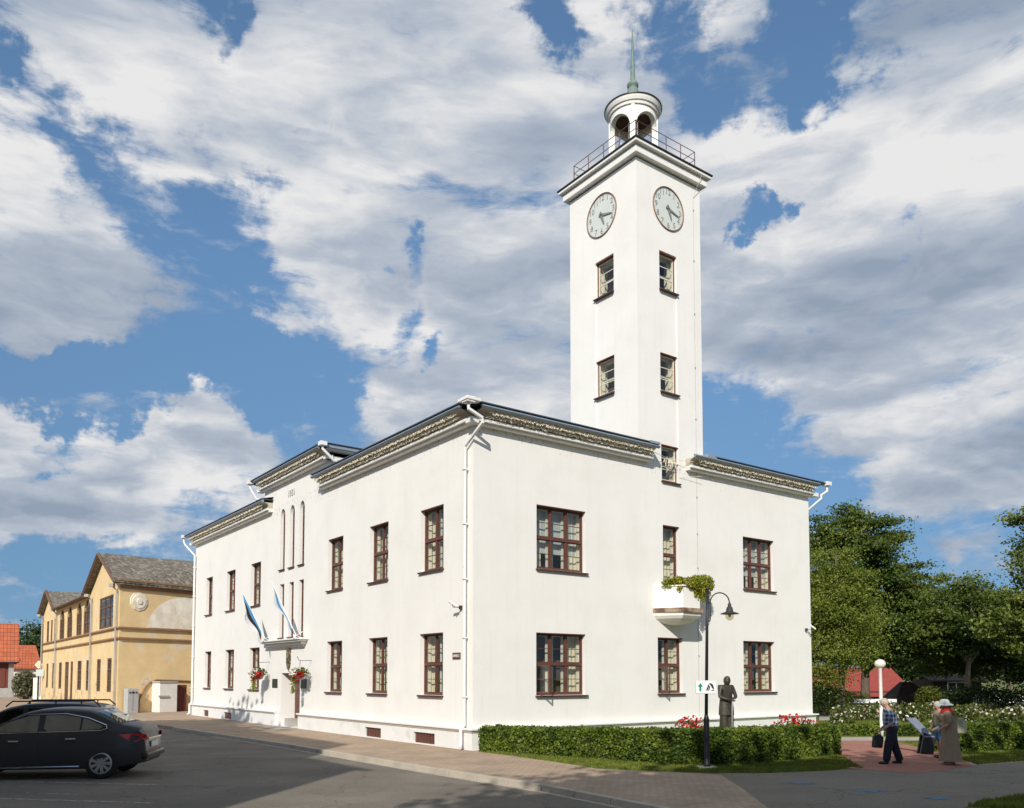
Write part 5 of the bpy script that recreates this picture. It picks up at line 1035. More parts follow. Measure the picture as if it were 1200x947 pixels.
t = thing('bench', 'white park bench behind the globe lamp', 'bench', (*gnd(1026, 836), 0)); mb = MB(); mb.box(-1.4, 1.4, -.25, .2, .42, .48); mb.build('seat', 'white', t); mb = MB(); mb.box(-1.3, 1.4, .2, .25, .62, .86); mb.build('backrest', 'white', t)
for s in (-1, 1): mb = MB(); mb.box(s - .05, s + .05, -.2, .2, 0, .42); mb.build('leg', 'conc', t)
fx0 = atY(1125, 830, 64)[0]; t = thing('picket_fence', 'pale picket fence seen under the linden at the far right', 'fence', (fx0, 64, 0)); mb = MB()
for k in range(60): mb.box(k * .2, k * .2 + .09, 0, .03, .05, .85)
mb.build('pickets', 'white', t); mb = MB(); mb.box(0, 12, .03, .07, .25, .33); mb.box(0, 12, .03, .07, .6, .68); mb.build('rail', 'white', t)
sx = atY(1118, 830, 66)[0]; t = thing('garden_house', 'small dark garden house with white framed window behind the roses', 'house', (sx, 66, 0)); mb = MB(); mb.box(-1.6, 2.2, .0, 3, 0, 2.0); mb.build('wall', 'wooddark', t); mb = MB(); roofpoly(mb, (-2, -.4, 1.95), (2.6, -.4, 1.95), (2.6, 1.5, 2.5), (-2, 1.5, 2.5)); mb.build('roof', 'wooddark', t)
mb = MB(); 
for q in ((-.5, .9, .9, .98), (-.5, .9, 1.75, 1.83)): mb.box(q[0], q[1], -.06, -.001, q[2], q[3])
for s in (-.5, .17, .82): mb.box(s, s + .08, -.061, -.002, .9, 1.83)
wn_ = mb.build('window', 'white', t)

# ------------------------------------------------------------------ street lamp, sign, globe lamp, board
lx, ly = gnd(828.5, 901); lamp = thing('street_lamp', 'tall black street lamp with curved arm standing by the long hedge', 'street lamp', (lx, ly, 0))
mb = MB(); mb.box(-.22, .22, -.2, .2, 0, .06); mb.build('footing', 'conc', lamp, bevel=.02)
mb = MB(); mb.lathe([(.085, .05), (.085, .12), (.07, .14), (.068, 1.15), (.075, 1.17), (.05, 1.26), (.042, 1.3)], (0, 0, 0), 16); mb.tube([(0, 0, 1.25), (.045, 0, 3.4), (.07, 0, 4.32)], [.042, .036, .034], 12); mb.lathe([(.04, 0), (.048, .02), (.03, .06), (.0, .09)], (.07, 0, 4.32), 12); mb.build('pole', 'black', lamp, smooth=True)
mb = MB(); arm = [(.075, 0, 3.55), (.12, 0, 3.56), (.13, 0, 3.65), (.13, 0, 4.0)]
arm += [(.13 + .235 * (1 - math.cos(a)), 0, 4.0 + .25 * math.sin(a) + .0) for a in [math.pi * k / 12 for k in range(1, 13)]] + [(.60, 0, 3.96)]
mb.tube(arm, .016, 7); mb.tube([(.06, 0, 4.0), (.13, 0, 4.0)], .018, 6); mb.build('arm', 'black', lamp, smooth=True)
mb = MB(); mb.lathe([(.02, .26), (.04, .24), (.045, .17), (.07, .15), (.085, .07), (.10, .045), (.215, .005), (.22, -.01), (.09, .03)], (.60, 0, 3.74), 24, False); sh_ = mb.build('lamp_shade', 'iron', lamp, smooth=True)
mb = MB(); mb.ball((.60, 0, 3.68), .105, 10); mb.build('glass_globe', 'bulb', sh_, smooth=True); mb = MB(); mb.ball((.60, 0, 3.70), .035, 8, (1, 1, 1.5)); mb.build('bulb', 'white', sh_, smooth=True)
sg = thing('direction_sign', 'small white sign with green arrow and black tent symbol on the lamp post', 'sign', (lx - .02, ly - .07, 1.96))
mb = MB(); w2, h2, r = .245, .155, .03; pts = []
for (qx, qy, a0) in ((w2 - r, h2 - r, 0), (-w2 + r, h2 - r, 90), (-w2 + r, -h2 + r, 180), (w2 - r, -h2 + r, 270)):
    for k in range(4): a = R_(a0 + k * 30); pts.append((qx + r * math.cos(a), qy + r * math.sin(a)))
mb.prism(pts, 0, .02, lambda x, y, z: (x, -z, y)); mb.build('panel', 'white', sg, bevel=.004); mb = MB(); mb.tube([(x, .004, y) for x, y in pts + pts[:1]], .006, 4); mb.build('rim', 'wire', sg)
mb = MB(); mb.prism([(-.16, -.10), (-.11, -.10), (-.11, .01), (-.07, .01), (-.135, .10), (-.20, .01), (-.16, .01)], 0, .004, lambda x, y, z: (x, -.021 - z, y)); mb.build('arrow', 'sign_green', sg)
mb = MB(); 
for pl in ([(0, -.085), (.035, -.085), (.085, .03), (.06, .075)], [(.05, -.085), (.075, -.085), (.105, .0), (.09, .03)], [(.07, .09), (.12, .095), (.17, .06), (.19, -.01), (.2, -.05), (.15, -.03), (.12, .03)], [(.12, -.085), (.2, -.085), (.205, -.065), (.14, -.06)]): mb.prism(pl, 0, .004, lambda x, y, z: (x, -.021 - z, y))
mb.build('tent_symbol', 'black', sg)
gx, gy = gnd(1033.5, 862.5); gl_ = thing('globe_lamp', 'white post lamp with a round globe in the rose garden', 'lamp', (gx, gy, 0)); mb = MB(); mb.lathe([(.075, 0), (.07, .4), (.06, 2.5), (.08, 2.52)], (0, 0, 0), 12); mb.build('pole', 'white', gl_, smooth=True); mb = MB(); mb.ball((0, 0, 2.70), .2, 14, (1, 1, .85)); mb.build('globe', 'globe', gl_, smooth=True)
bx_, by_ = gnd(1086, 884); ib = thing('info_board', 'dark metal stand with slanted blue information panel by the path', 'information board', (bx_, by_, 0), R_(0))
mb = MB(); mb.prism([(-.26, 0), (.12, 0), (.22, .62), (.02, .55), (-.12, .62)], -.05, .0, lambda x, y, z: (x + .05, z, y)); mb.prism([(-.2, 0), (.1, 0), (.16, .60), (-.08, .60)], .25, .3, lambda x, y, z: (x + .05, z, y)); mb.build('stand', 'black', ib)
mb = MB(); mb.add([(-.07, -.08, .50), (.21, -.08, .50), (-.08, .42, 1.02), (-.36, .42, 1.02)] + [(-.07, -.06, .47), (.21, -.06, .47), (-.08, .44, .99), (-.36, .44, .99)], [(0, 1, 2, 3), (4, 5, 6, 7), (0, 1, 5, 4), (1, 2, 6, 5), (2, 3, 7, 6), (3, 0, 4, 7)]); mb.build('panel', 'info', ib)

# ------------------------------------------------------------------ figures
def skin(name, J, E, m, parent, sub=2, root=0):
    names = list(J); me = bpy.data.meshes.new(name); me.from_pydata([J[k][0] for k in names], [(names.index(a), names.index(b)) for a, b in E], [])
    o = bpy.data.objects.new(name, me); col.objects.link(o); o.modifiers.new('s', 'SKIN'); sk = me.skin_vertices[0]
    for i, k in enumerate(names):
        r = J[k][1]; sk.data[i].radius = r if isinstance(r, tuple) else (r, r); sk.data[i].use_root = (i == root)
    ss = o.modifiers.new('ss', 'SUBSURF'); ss.levels = ss.render_levels = sub
    dg = bpy.context.evaluated_depsgraph_get(); dg.update(); nm = bpy.data.meshes.new_from_object(o.evaluated_get(dg)); bpy.data.objects.remove(o)
    nm.materials.clear(); nm.materials.append(M[m]); nm.polygons.foreach_set('use_smooth', [True] * len(nm.polygons)); nm.name = name
    o = bpy.data.objects.new(name, nm); col.objects.link(o); o.parent = parent; return o
def human(t, P_, mats, dress=None, shoes='black', hairm='hair', fingers=True, short=False, sh_r=1.0):
    """P_: joint positions (x forward, y left). body is one skinned mesh, clothing over it"""
    J = {'pel': (P_['pel'], .12), 'spi': (P_['spi'], .125), 'che': (P_['che'], (.15, .12)), 'nec': (P_['nec'], .055), 'hea0': (P_['hea0'], .075), 'hea': (P_['hea'], (.085, .095)), 'top': (P_['top'], .07)}
    E = [('pel', 'spi'), ('spi', 'che'), ('che', 'nec'), ('nec', 'hea0'), ('hea0', 'hea'), ('hea', 'top')]
    for s in 'lr':
        J[s + 'sh'] = (P_[s + 'sh'], .06); J[s + 'el'] = (P_[s + 'el'], .042); J[s + 'wr'] = (P_[s + 'wr'], .028); J[s + 'pa'] = (P_[s + 'pa'], (.036, .02))
        E += [('che', s + 'sh'), (s + 'sh', s + 'el'), (s + 'el', s + 'wr'), (s + 'wr', s + 'pa')]
        w_, p_ = Vector(P_[s + 'wr']), Vector(P_[s + 'pa']); d = (p_ - w_).normalized(); sd_ = d.cross(Vector((1, .2, 0))).normalized(); cu = sd_.cross(d).normalized()
        for k, (of, ln) in enumerate(((-.03, .065), (-.01, .078), (.01, .072), (.03, .055))):
            a = p_ + d * .025 + sd_ * of; b = a + d * ln * .6 + cu * .012; c = b + d * ln * .35 + cu * .03
            J[f'{s}f{k}a'] = (tuple(b), .0085); J[f'{s}f{k}b'] = (tuple(c), .007); E += [(s + 'pa', f'{s}f{k}a'), (f'{s}f{k}a', f'{s}f{k}b')]
        a = w_ + d * .03 - sd_ * .045 + cu * .02; J[s + 'th'] = (tuple(a + d * .03), .009); E += [(s + 'wr', s + 'th')]
        J[s + 'hi'] = (P_[s + 'hi'], .09); J[s + 'kn'] = (P_[s + 'kn'], .06); J[s + 'an'] = (P_[s + 'an'], .04); J[s + 'to'] = (P_[s + 'to'], (.04, .03))
        E += [('pel', s + 'hi'), (s + 'hi', s + 'kn'), (s + 'kn', s + 'an'), (s + 'an', s + 'to')]
    body = skin('body', J, E, mats.get('body', 'skin'), t)
    hd = Vector(P_['hea']); fw = Vector(P_.get('face', (1, 0, -.2))).normalized(); side = Vector((0, 1, 0)); upv = fw.cross(side) * -1
    mb = MB(); mb.ball(tuple(hd + fw * .095 - Vector((0, 0, .01))), .018, 6, (1, .8, 1.5)); 
    for s in (-1, 1): mb.ball(tuple(hd + side * s * .085), .022, 6, (.7, .5, 1.3))
    mb.build('nose_and_ears', mats.get('body', 'skin'), body, smooth=True)
    mb = MB()
    for s in (-1, 1): mb.ball(tuple(hd + fw * .083 + side * s * .032 + Vector((0, 0, .02))), .011, 6)
    mb.tube([tuple(hd + fw * .088 + side * -.025 - Vector((0, 0, .05))), tuple(hd + fw * .088 + side * .025 - Vector((0, 0, .05)))], .006, 5); mb.build('eyes_and_mouth', mats.get('face', 'trunk'), body, smooth=True)
    mb = MB(); mb.ball(tuple(hd - fw * .022 + Vector((0, 0, .04))), .108, 10, (1, .92, .95)); mb.build('hair', hairm, t, smooth=True)
    def V(k): return P_[k]
    if 'shirt' in mats:
        JJ = {'spi': (V('spi'), .155 * sh_r), 'wai': (tuple(Vector(V('pel')) - Vector((0, 0, .05))), .15 * sh_r), 'che': (V('che'), (.175 * sh_r, .15 * sh_r)), 'nec': (tuple(Vector(V('nec')) - Vector((0, 0, .03))), .075)}
        EE = [('wai', 'spi'), ('spi', 'che'), ('che', 'nec')]
        for s in 'lr':
            JJ[s + 'sh'] = (V(s + 'sh'), .08); e_ = Vector(V(s + 'sh')).lerp(Vector(V(s + 'el')), 1.05 if not short else .8); JJ[s + 'el'] = (tuple(e_), .062); EE += [('che', s + 'sh'), (s + 'sh', s + 'el')]
            if mats.get('long'): JJ[s + 'wr'] = (tuple(Vector(V(s + 'el')).lerp(Vector(V(s + 'wr')), .92)), .045); EE += [(s + 'el', s + 'wr')]
        skin('shirt', JJ, EE, mats['shirt'], t, root=1)
    if 'trousers' in mats:
        f_ = mats.get('tlen', .93); JJ = {'wai': (tuple(Vector(V('pel')) + Vector((0, 0, .14))), .135 * sh_r), 'pel': (V('pel'), .135 * sh_r)}; EE = [('wai', 'pel')]
        for s in 'lr':
            lr_ = mats.get('leg_r', 1.0); JJ[s + 'hi'] = (V(s + 'hi'), .115 * lr_); JJ[s + 'kn'] = (V(s + 'kn'), .09 * lr_); EE += [('pel', s + 'hi'), (s + 'hi', s + 'kn')]
            if f_ > .5: JJ[s + 'an'] = (tuple(Vector(V(s + 'kn')).lerp(Vector(V(s + 'an')), f_)), .08 * lr_); EE += [(s + 'kn', s + 'an')]
        skin('trousers', JJ, EE, mats['trousers'], t, root=1)
    if shoes:
        for s in 'lr':
            a, b = Vector(V(s + 'an')), Vector(V(s + 'to')); d = (b - a); d.z = 0; d.normalize(); mb = MB(); mb.ball((a.x + d.x * .07, a.y + d.y * .07, a.z - .035), .06, 8, (2.2 if abs(d.x) > .7 else 1.2, 1.0 if abs(d.x) > .7 else 2, .75)); mb.build('shoe', shoes, t, smooth=True)
    return body
def pose(h=1.7, lean=0.0, head=(.0, .0), stride=.0, arms=None):
    k = h / 1.7; P_ = {'pel': (0, 0, .93), 'spi': (lean * .4, 0, 1.12), 'che': (lean, 0, 1.32), 'nec': (lean * 1.35, 0, 1.46), 'hea0': (lean * 1.5 + head[0] * .4, 0, 1.52), 'hea': (lean * 1.6 + head[0], 0, 1.585 + head[1]), 'top': (lean * 1.6 + head[0] - .01, 0, 1.64 + head[1])}
    for s, q in (('l', 1), ('r', -1)):
        P_[s + 'sh'] = (lean, q * .19, 1.38); P_[s + 'hi'] = (0, q * .10, .88); P_[s + 'kn'] = (stride * q * .5 + .02, q * .11, .49); P_[s + 'an'] = (stride * q - .02, q * .12, .08); P_[s + 'to'] = (stride * q + .14, q * .14, .04)
        e, w_, p_ = (arms or {}).get(s, ((lean - .02, q * .24, 1.1), (lean + .08, q * .25, .87), (lean + .11, q * .25, .79))); P_[s + 'el'], P_[s + 'wr'], P_[s + 'pa'] = e, w_, p_
    return {a: tuple(c * k for c in b) for a, b in P_.items()}
# man
mx_, my_ = gnd(1046, 895.5)
t = thing('person', 'man in blue plaid short-sleeved shirt and dark trousers walking left on the brick path', 'person', (mx_, my_, 0), R_(170))
ar = {'l': ((.02, .25, 1.08), (.24, .2, .92), (.31, .18, .87)), 'r': ((.0, -.25, 1.1), (.20, -.22, .90), (.27, -.2, .84))}
human(t, dict(pose(1.66, .07, (.07, -.03), .20, ar), face=(1, 0, -.45)), {'shirt': 'plaid', 'trousers': 'navy', 'tlen': 1.07, 'leg_r': 1.22}, sh_r=1.34)
t = thing('bag', 'black shoulder bag hanging from the plaid-shirted man\'s hand', 'bag', (mx_ - .37, my_ + .02, .42)); mb = MB(); mb.prism([(-.13, 0), (.12, -.02), (.16, .25), (.06, .33), (-.1, .3)], -.06, .06, lambda x, y, z: (x, z, y)); mb.build('pouch', 'black', t, bevel=.03); mb = MB(); mb.tube([(-.08, 0, .28), (.08, 0, .44), (.1, 0, .3)], .012, 5); mb.build('strap', 'black', t)
# woman
wx_, wy_ = gnd(1114, 896.5)
t = thing('person', 'woman in pale sun hat, red scarf and long beige dress reading the board', 'person', (wx_, wy_, 0), R_(150))
ar = {'l': ((-.02, .26, 1.1), (.20, .22, .96), (.28, .2, .93)), 'r': ((-.02, -.25, 1.1), (.18, -.22, .92), (.26, -.2, .88))}
Pw_ = pose(1.6, .04, (.05, -.02), .03, ar); human(t, dict(Pw_, face=(1, 0, -.4)), {'shirt': 'beige'}, shoes='tan', sh_r=1.1)
mb = MB(); prof = [(.17, 1.22), (.18, 1.0), (.19, .85), (.22, .55), (.24, .28), (.27, .10)]; nn_ = 28; vs = []
for r, z in prof:
    for k in range(nn_): a = 2 * math.pi * k / nn_; rr = r * (1 + (.09 * math.sin(a * 7) if z < .9 else 0) * (1.2 - z)); vs.append((rr * math.cos(a) * .95, rr * math.sin(a), z))
mb.add(vs, [(i * nn_ + k, i * nn_ + (k + 1) % nn_, (i + 1) * nn_ + (k + 1) % nn_, (i + 1) * nn_ + k) for i in range(len(prof) - 1) for k in range(nn_)]); mb.build('dress', 'beige', t, smooth=True)
hc = Pw_['hea']; mb = MB(); mb.lathe([(.21, -.02), (.20, .0), (.12, .03), (.115, .08), (.08, .125), (.0, .135)], (hc[0] - .01, 0, hc[2] + .04), 24, False); mb.build('hat', 'palecloth', t, smooth=True)
mb = MB(); mb.lathe([(.17, -.08), (.14, .0), (.08, .08), (.075, .1)], (Pw_['nec'][0], 0, Pw_['nec'][2] - .02), 16, False); mb.build('scarf', 'redcloth', t, smooth=True)
t = thing('leaflet', 'rolled white leaflet in the hand of the woman in the hat', 'leaflet', (wx_ - .33, wy_ + .0, .88)); mb = MB(); mb.tube([(-.12, 0, -.02), (.06, 0, .06)], .03, 8); mb.build('paper', 'white', t)
# third visitor half hidden
kx, ky = gnd(1103, 888.5)
t = thing('person', 'person in blue shorts and pale top half hidden behind the woman in the hat', 'person', (kx, ky, 0), R_(185))
ar = {'l': ((.08, .22, 1.14), (.2, .16, 1.28), (.24, .13, 1.34)), 'r': ((.02, -.24, 1.1), (.14, -.2, .95), (.2, -.18, .9))}
human(t, dict(pose(1.52, .03, (.04, -.02), .04, ar), face=(1, 0, -.3)), {'shirt': 'olive', 'trousers': 'bluecloth', 'tlen': .3}, sh_r=1.0)
bkx, bky = gnd(1127, 892); t = thing('backpack', 'pale green bag behind the right shoulder of the woman in the beige dress', 'bag', (bkx, bky, .72)); mb = MB(); mb.prism([(-.14, 0), (.13, 0), (.15, .25), (.05, .42), (-.1, .4)], -.08, .08, lambda x, y, z: (x, z, y)); mb.build('pouch', 'olive', t, bevel=.04); mb = MB(); mb.tube([(-.1, -.05, .38), (-.2, -.05, .48), (-.22, 0, .3)], .015, 5); mb.build('strap', 'black', t)
# statue
sx_, sy_ = 7.14, 28.0
t = thing('statue', 'dark bronze statue of a standing figure in long coat behind the hedge', 'statue', (sx_, sy_, 0), R_(-70))
mb = MB(); mb.box(-.4, .4, -.4, .4, 0, .26); mb.build('pedestal', 'conc', t, bevel=.02)
st = thing('figure', None, None); st.parent = t; st.location = (0, 0, .26)
for k_ in ('label', 'category', 'group'): 
    if k_ in st: del st[k_]
ar = {'l': ((.08, .27, 1.10), (.25, .08, 1.06), (.27, .0, 1.05)), 'r': ((.08, -.27, 1.10), (.25, -.08, 1.02), (.27, .02, 1.0))}
Ps = pose(2.0, .02, (.05, -.03), .04, ar)
bd = human(st, dict(Ps, face=(1, 0, -.35)), {'body': 'bronze', 'face': 'bronze', 'shirt': 'bronze', 'trousers': 'bronze', 'long': 1, 'tlen': 1.0, 'leg_r': 1.3}, shoes='bronze', hairm='bronze', sh_r=1.2)
mb = MB(); mb.lathe([(.235, .93), (.225, 1.15), (.20, 1.4), (.185, 1.65)], (0, 0, -.25), 20, False); 
for i in range(len(mb.v)): x, y, z = mb.v[i]; mb.v[i] = (x * .85, y * 1.18, z)
mb.build('coat', 'bronze', st, smooth=True)
hc = Ps['hea']; mb = MB(); mb.ball((hc[0] - .035, 0, hc[2] - .01), .125, 10, (.95, .95, 1.25)); mb.build('hood', 'bronze', st, smooth=True)
mb = MB(); n = 40; zz = [-.02, .1, .4, .7, .95]
mb.add([((.185 - .02 * i / 4) * math.cos(2 * math.pi * k / n) * (1 - .35 * math.exp(-((((k / n) + .5) % 1 - .5) / .05) ** 2)) * .95, (.20 + .012 * i) * math.sin(2 * math.pi * k / n), z) for i, z in enumerate(zz) for k in range(n)], [(i * n + k, i * n + (k + 1) % n, (i + 1) * n + (k + 1) % n, (i + 1) * n + k) for i in range(4) for k in range(n)]); mb.build('robe', 'bronze', st, smooth=True)
for ch in list(st.children): ch.parent = t; ch.location = (0, 0, .26)
bpy.data.objects.remove(st)
mb = MB(); mb.tube([(.32, .02, 1.42), (.36, -.02, 1.1), (.45, -.1, .26)], [.014, .012, .008], 6); mb.build('cane', 'palecloth', t)

# ------------------------------------------------------------------ cars
def lerp_tab(T, x):
    if x <= T[0][0]: return T[0][1]
    for (a, b), (c, d) in zip(T[:-1], T[1:]):
        if x <= c: f = (x - a) / (c - a); f = f * f * (3 - 2 * f) if False else f; return b + (d - b) * f
    return T[-1][1]
def smooth_tab(T, it=2):
    for _ in range(it):
        N_ = [T[0]]
        for a, b in zip(T[:-1], T[1:]): N_ += [(a[0] * .75 + b[0] * .25, a[1] * .75 + b[1] * .25), (a[0] * .25 + b[0] * .75, a[1] * .25 + b[1] * .75)]
        T = N_ + [T[-1]]
    return T
def car(label, loc, rz, top, plan, belt, paint, L_=4.7, ax=(.95, 3.65), wagon=False, glass=None):
    """x: 0 = front bumper, L_ = rear bumper; y half width"""
    t = thing('parked_car', label, 'car', loc, rz, 'cars parked at the left')
    top = smooth_tab(top); hw = .885
    def wid(x, z):
        e = lerp_tab(plan, x); b = lerp_tab(belt, x)
        if z <= b: f = (z - .55) / .4; w_ = hw * e * (1 - .045 * f * f)
        else: w_ = hw * e * .955 - (z - b) * .42
        if z < .3: w_ -= (.3 - z) * .25
        return w_
    xs = [0, .04, .12, .25, .45, .7] + [.7 + (L_ - 1.4) * i / 36 for i in range(1, 37)] + [L_ - .45, L_ - .25, L_ - .12, L_ - .04, L_]
    xs = sorted(set(round(x, 4) for x in xs)); rows = []
    zb = lambda x: .20 + (.14 * max(0, (.5 - x) / .5)) + .12 * max(0, (x - L_ + .6) / .6)
    for x in xs:
        zt = lerp_tab(top, x); z0 = zb(x); ins = .05 if x in (xs[0], xs[-1]) else 0; sec = [(0, z0 + ins), (wid(x, z0) * .8, z0 + ins)]
        b = lerp_tab(belt, x); zsd = [z0 + .04 + (min(b, zt - .05) - z0 - .04) * i / 6 for i in range(7)]
        sec += [(wid(x, z), z) for z in zsd]
        if zt > b + .12: sec += [(wid(x, b + (zt - .05 - b) * i / 4), b + (zt - .05 - b) * i / 4) for i in range(1, 5)]
        else: sec += [(wid(x, zsd[-1]) - .012 * i, zsd[-1] + (zt - .05 - zsd[-1]) * i / 4 + .002 * i) for i in range(1, 5)]
        wl_, zl = sec[-1]; sec += [(wl_ * .93, zl + .035), (wl_ * .75, zl + .055), (wl_ * .4, zl + .065), (0, zl + .07)]
        rows.append(sec)
    n = len(rows[0]); mb = MB(); vs = []
    for x, sec in zip(xs, rows):
        for y, z in sec: vs.append((x, y, z))
        for y, z in sec[1:-1][::-1]: vs.append((x, -y, z))
    m_ = n * 2 - 2; fs = [(i * m_ + k, i * m_ + (k + 1) % m_, (i + 1) * m_ + (k + 1) % m_, (i + 1) * m_ + k) for i in range(len(xs) - 1) for k in range(m_)] + [tuple(range(m_)), tuple(range((len(xs) - 1) * m_, len(xs) * m_))]
    mb.add(vs, fs); body = mb.build('body', paint, t)
    # wheel arches cut out
    cut = MB()
    for a in ax:
        for s in (-1, 1): cut.tube([(a, s * .62, .33), (a, s * 1.1, .33)], .365, 28)
    co = cut.build('cutter', 'black'); bm_ = body.modifiers.new('b', 'BOOLEAN'); bm_.operation = 'DIFFERENCE'; bm_.object = co; bm_.solver = 'EXACT'
    dg = bpy.context.evaluated_depsgraph_get(); dg.update(); nm = bpy.data.meshes.new_from_object(body.evaluated_get(dg)); body.modifiers.clear(); body.data = nm; nm.materials.clear(); nm.materials.append(M[paint]); bpy.data.objects.remove(co); smooth_angle(body, 28)
    for a in ax:
        for s in (-1, 1):
            wb = thing('w', None, None); bpy.data.objects.remove(wb)
            prof = [(.20, .0), (.305, .0), (.325, .02), (.33, .06), (.33, .15), (.32, .19), (.30, .205)]
            mb = MB(); mb.lathe([(r, z) for r, z in prof], (0, 0, 0), 32); 
            for i in range(len(mb.v)): x, y, z = mb.v[i]; mb.v[i] = (a + x, s * (.66 + z), .33 + y)
            wh = mb.build('wheel', 'tyre', t, smooth=False); smooth_angle(wh, 40)
            mb = MB()
            def wp(r, an, o): return (a + r * math.cos(an), s * (.66 + o), .33 + r * math.sin(an))
            for k in range(32):
                t0, t1 = 2 * math.pi * k / 32, 2 * math.pi * (k + 1) / 32
                mb.quad(wp(.195, t0, .212), wp(.195, t1, .212), wp(.228, t1, .208), wp(.228, t0, .208)); mb.quad(wp(.195, t0, .212), wp(.195, t1, .212), wp(.185, t1, .17), wp(.185, t0, .17))
            for k in range(9):
                c0 = 2 * math.pi * k / 9; mb.poly([wp(.05, c0 - .5, .205), wp(.2, c0 - .17, .208), wp(.2, c0 + .17, .208), wp(.05, c0 + .5, .205)])
            mb.poly([wp(.055, 2 * math.pi * k / 16, .213) for k in range(16)]); mb.build('hubcap', 'alloy', wh)
    # side glass following the flank
    def sg_(poly, m, off, name, par, both=True):
        for s in ((-1, 1) if both else (-1,)):
            mb = MB(); P2 = []
            for i in range(len(poly)):
                a, b = poly[i], poly[(i + 1) % len(poly)]
                for k in range(3): f = k / 3; P2.append((a[0] + (b[0] - a[0]) * f, a[1] + (b[1] - a[1]) * f))
            mb.poly([(x, s * (wid(x, z) + off), z) for x, z in P2]); mb.build(name, m, par)
    for poly in glass['side']: sg_(poly, 'carglass', .006, 'side_window', t)
    sg_(glass['all'], 'carint', .002, 'window_surround', t)
    for s in (-1, 1):
        mb = MB(); pl = glass['all']; mb.tube([(x, s * (wid(x, z) + .008), z) for x, z in pl + pl[:1]], .009, 5); mb.build('window_trim', 'chrome', t)
        mb = MB(); mb.tube([(ax[0] + .45, s * (wid(2, .27) + .01), .26), (ax[1] - .42, s * (wid(3, .27) + .01), .27)], .016, 5); mb.build('sill_strip', 'chrome', t)
        for hx_, hz in ((1.95, .80), (3.05, .84)):
            mb = MB(); mb.box(hx_ - .10, hx_ + .10, -.02, .02, hz - .015, hz + .02, lambda a, b, c: (a, s * (wid(hx_, hz) + .02 + b), c)); mb.build('door_handle', 'chrome' if not wagon else 'black', t, bevel=.01)
        mb = MB()
        for gx0 in (1.35, 2.42, 3.38):
            zt_ = lerp_tab(belt, gx0) - .02; mb.tube([(gx0 + (.0 if z > .5 else .0), s * (wid(gx0, z) + .001), z) for z in (zt_, .7, .5, .32)], .0045, 4)
        mb.build('door_seam', 'black', t)
        mb = MB(); mb.ball((1.5, s * (wid(1.5, .98) + .10), .99), .09, 8, (.8, 1, .7)); mb.build('mirror', paint, t, smooth=True)
        # tail lamps wrapping round
        zc = .86 if not wagon else .95; mb = MB(); pts = []
        lp = [(L_ - .50, zc + .06), (L_ - .25, zc + .085), (L_ - .10, zc + .07), (L_ - .07, zc - .03), (L_ - .16, zc - .10), (L_ - .32, zc - .06)]
        mb.poly([(x, s * (wid(x, z) + .008), z) for x, z in lp]); mb.poly([(L_ - .10, s * (wid(L_ - .1, zc) + .008), zc + .07), (L_ - .0, s * .62, zc + .05), (L_ + .012, s * .56, zc - .04), (L_ - .0, s * .62, zc - .08), (L_ - .07, s * (wid(L_ - .07, zc) + .006), zc - .03)])
        mb.build('tail_light', 'tail', t)
    mb = MB(); mb.box(L_ + .0, L_ + .02, -.5, .5, .80, .83); mb.build('boot_trim', 'chrome', t); mb = MB(); mb.box(L_ + .005, L_ + .02, -.26, .26, .62, .74); mb.build('number_plate', 'white', t)
    mb = MB(); mb.box(L_ - .06, L_ + .06, -.70, .70, .40, .52); mb.build('rear_bumper', paint, t, bevel=.03)
    # front and rear screens
    for key in ('front', 'rear'):
        (xa, xb) = glass[key]; mb = MB(); k = 6; A = []
        for i in range(k + 1):
            x = xa + (xb - xa) * i / k; z = lerp_tab(top, x) + .024; y = max(.2, wid(x, z - .07) * .86); A.append(((x, -y, z - .012), (x, -y * .4, z + .008), (x, y * .4, z + .008), (x, y, z - .012)))
        for a, b in zip(A[:-1], A[1:]):
            for j in range(3): mb.quad(a[j], a[j + 1], b[j + 1], b[j])
        mb.build('windscreen' if key == 'front' else 'rear_window', 'carglass', t, smooth=True)
    return t, wid
sed_top = [(0, .55), (.08, .68), (.5, .80), (1.15, .92), (1.45, 1.02), (2.0, 1.38), (2.5, 1.47), (3.1, 1.46), (3.5, 1.40), (4.02, 1.12), (4.35, 1.07), (4.44, 1.0), (4.48, .60)]
plan = [(0, .62), (.06, .78), (.3, .92), (.9, .99), (2.5, 1.0), (3.9, .98), (4.25, .92), (4.4, .82), (4.48, .66)]
belt = [(0, .70), (1.2, .90), (3.3, .97), (4.7, .99)]
gs_ = {'all': [(1.30, .955), (1.75, 1.20), (2.15, 1.345), (2.9, 1.36), (3.35, 1.27), (3.72, 1.12), (3.74, 1.05), (3.62, 1.01), (2.5, .985)],
       'side': [[(1.42, .985), (1.80, 1.195), (2.17, 1.315), (2.38, 1.33), (2.38, .995)], [(2.50, 1.0), (2.50, 1.332), (2.88, 1.33), (3.20, 1.275), (3.20, 1.02)], [(3.24, 1.02), (3.24, 1.265), (3.35, 1.24), (3.66, 1.10), (3.60, 1.04)]], 'front': (1.5, 2.05), 'rear': (3.48, 4.0)}
th = .15
rx_, ry_ = -7.92, 19.25      # near rear corner area
SC = 1.09; c0, s0_ = math.cos(th), math.sin(th); wx0, wy0 = gnd(118, 913, -.12); ox, oy = wx0 - SC * (3.65 * c0 + .83 * s0_), wy0 - SC * (3.65 * s0_ - .83 * c0)
car1, _w = car('dark grey saloon car with chrome window trim cut by the left edge of the picture', (ox, oy, -.12), th, sed_top, plan, belt, 'carpaint', L_=4.48, glass=gs_); car1.scale = (SC,) * 3
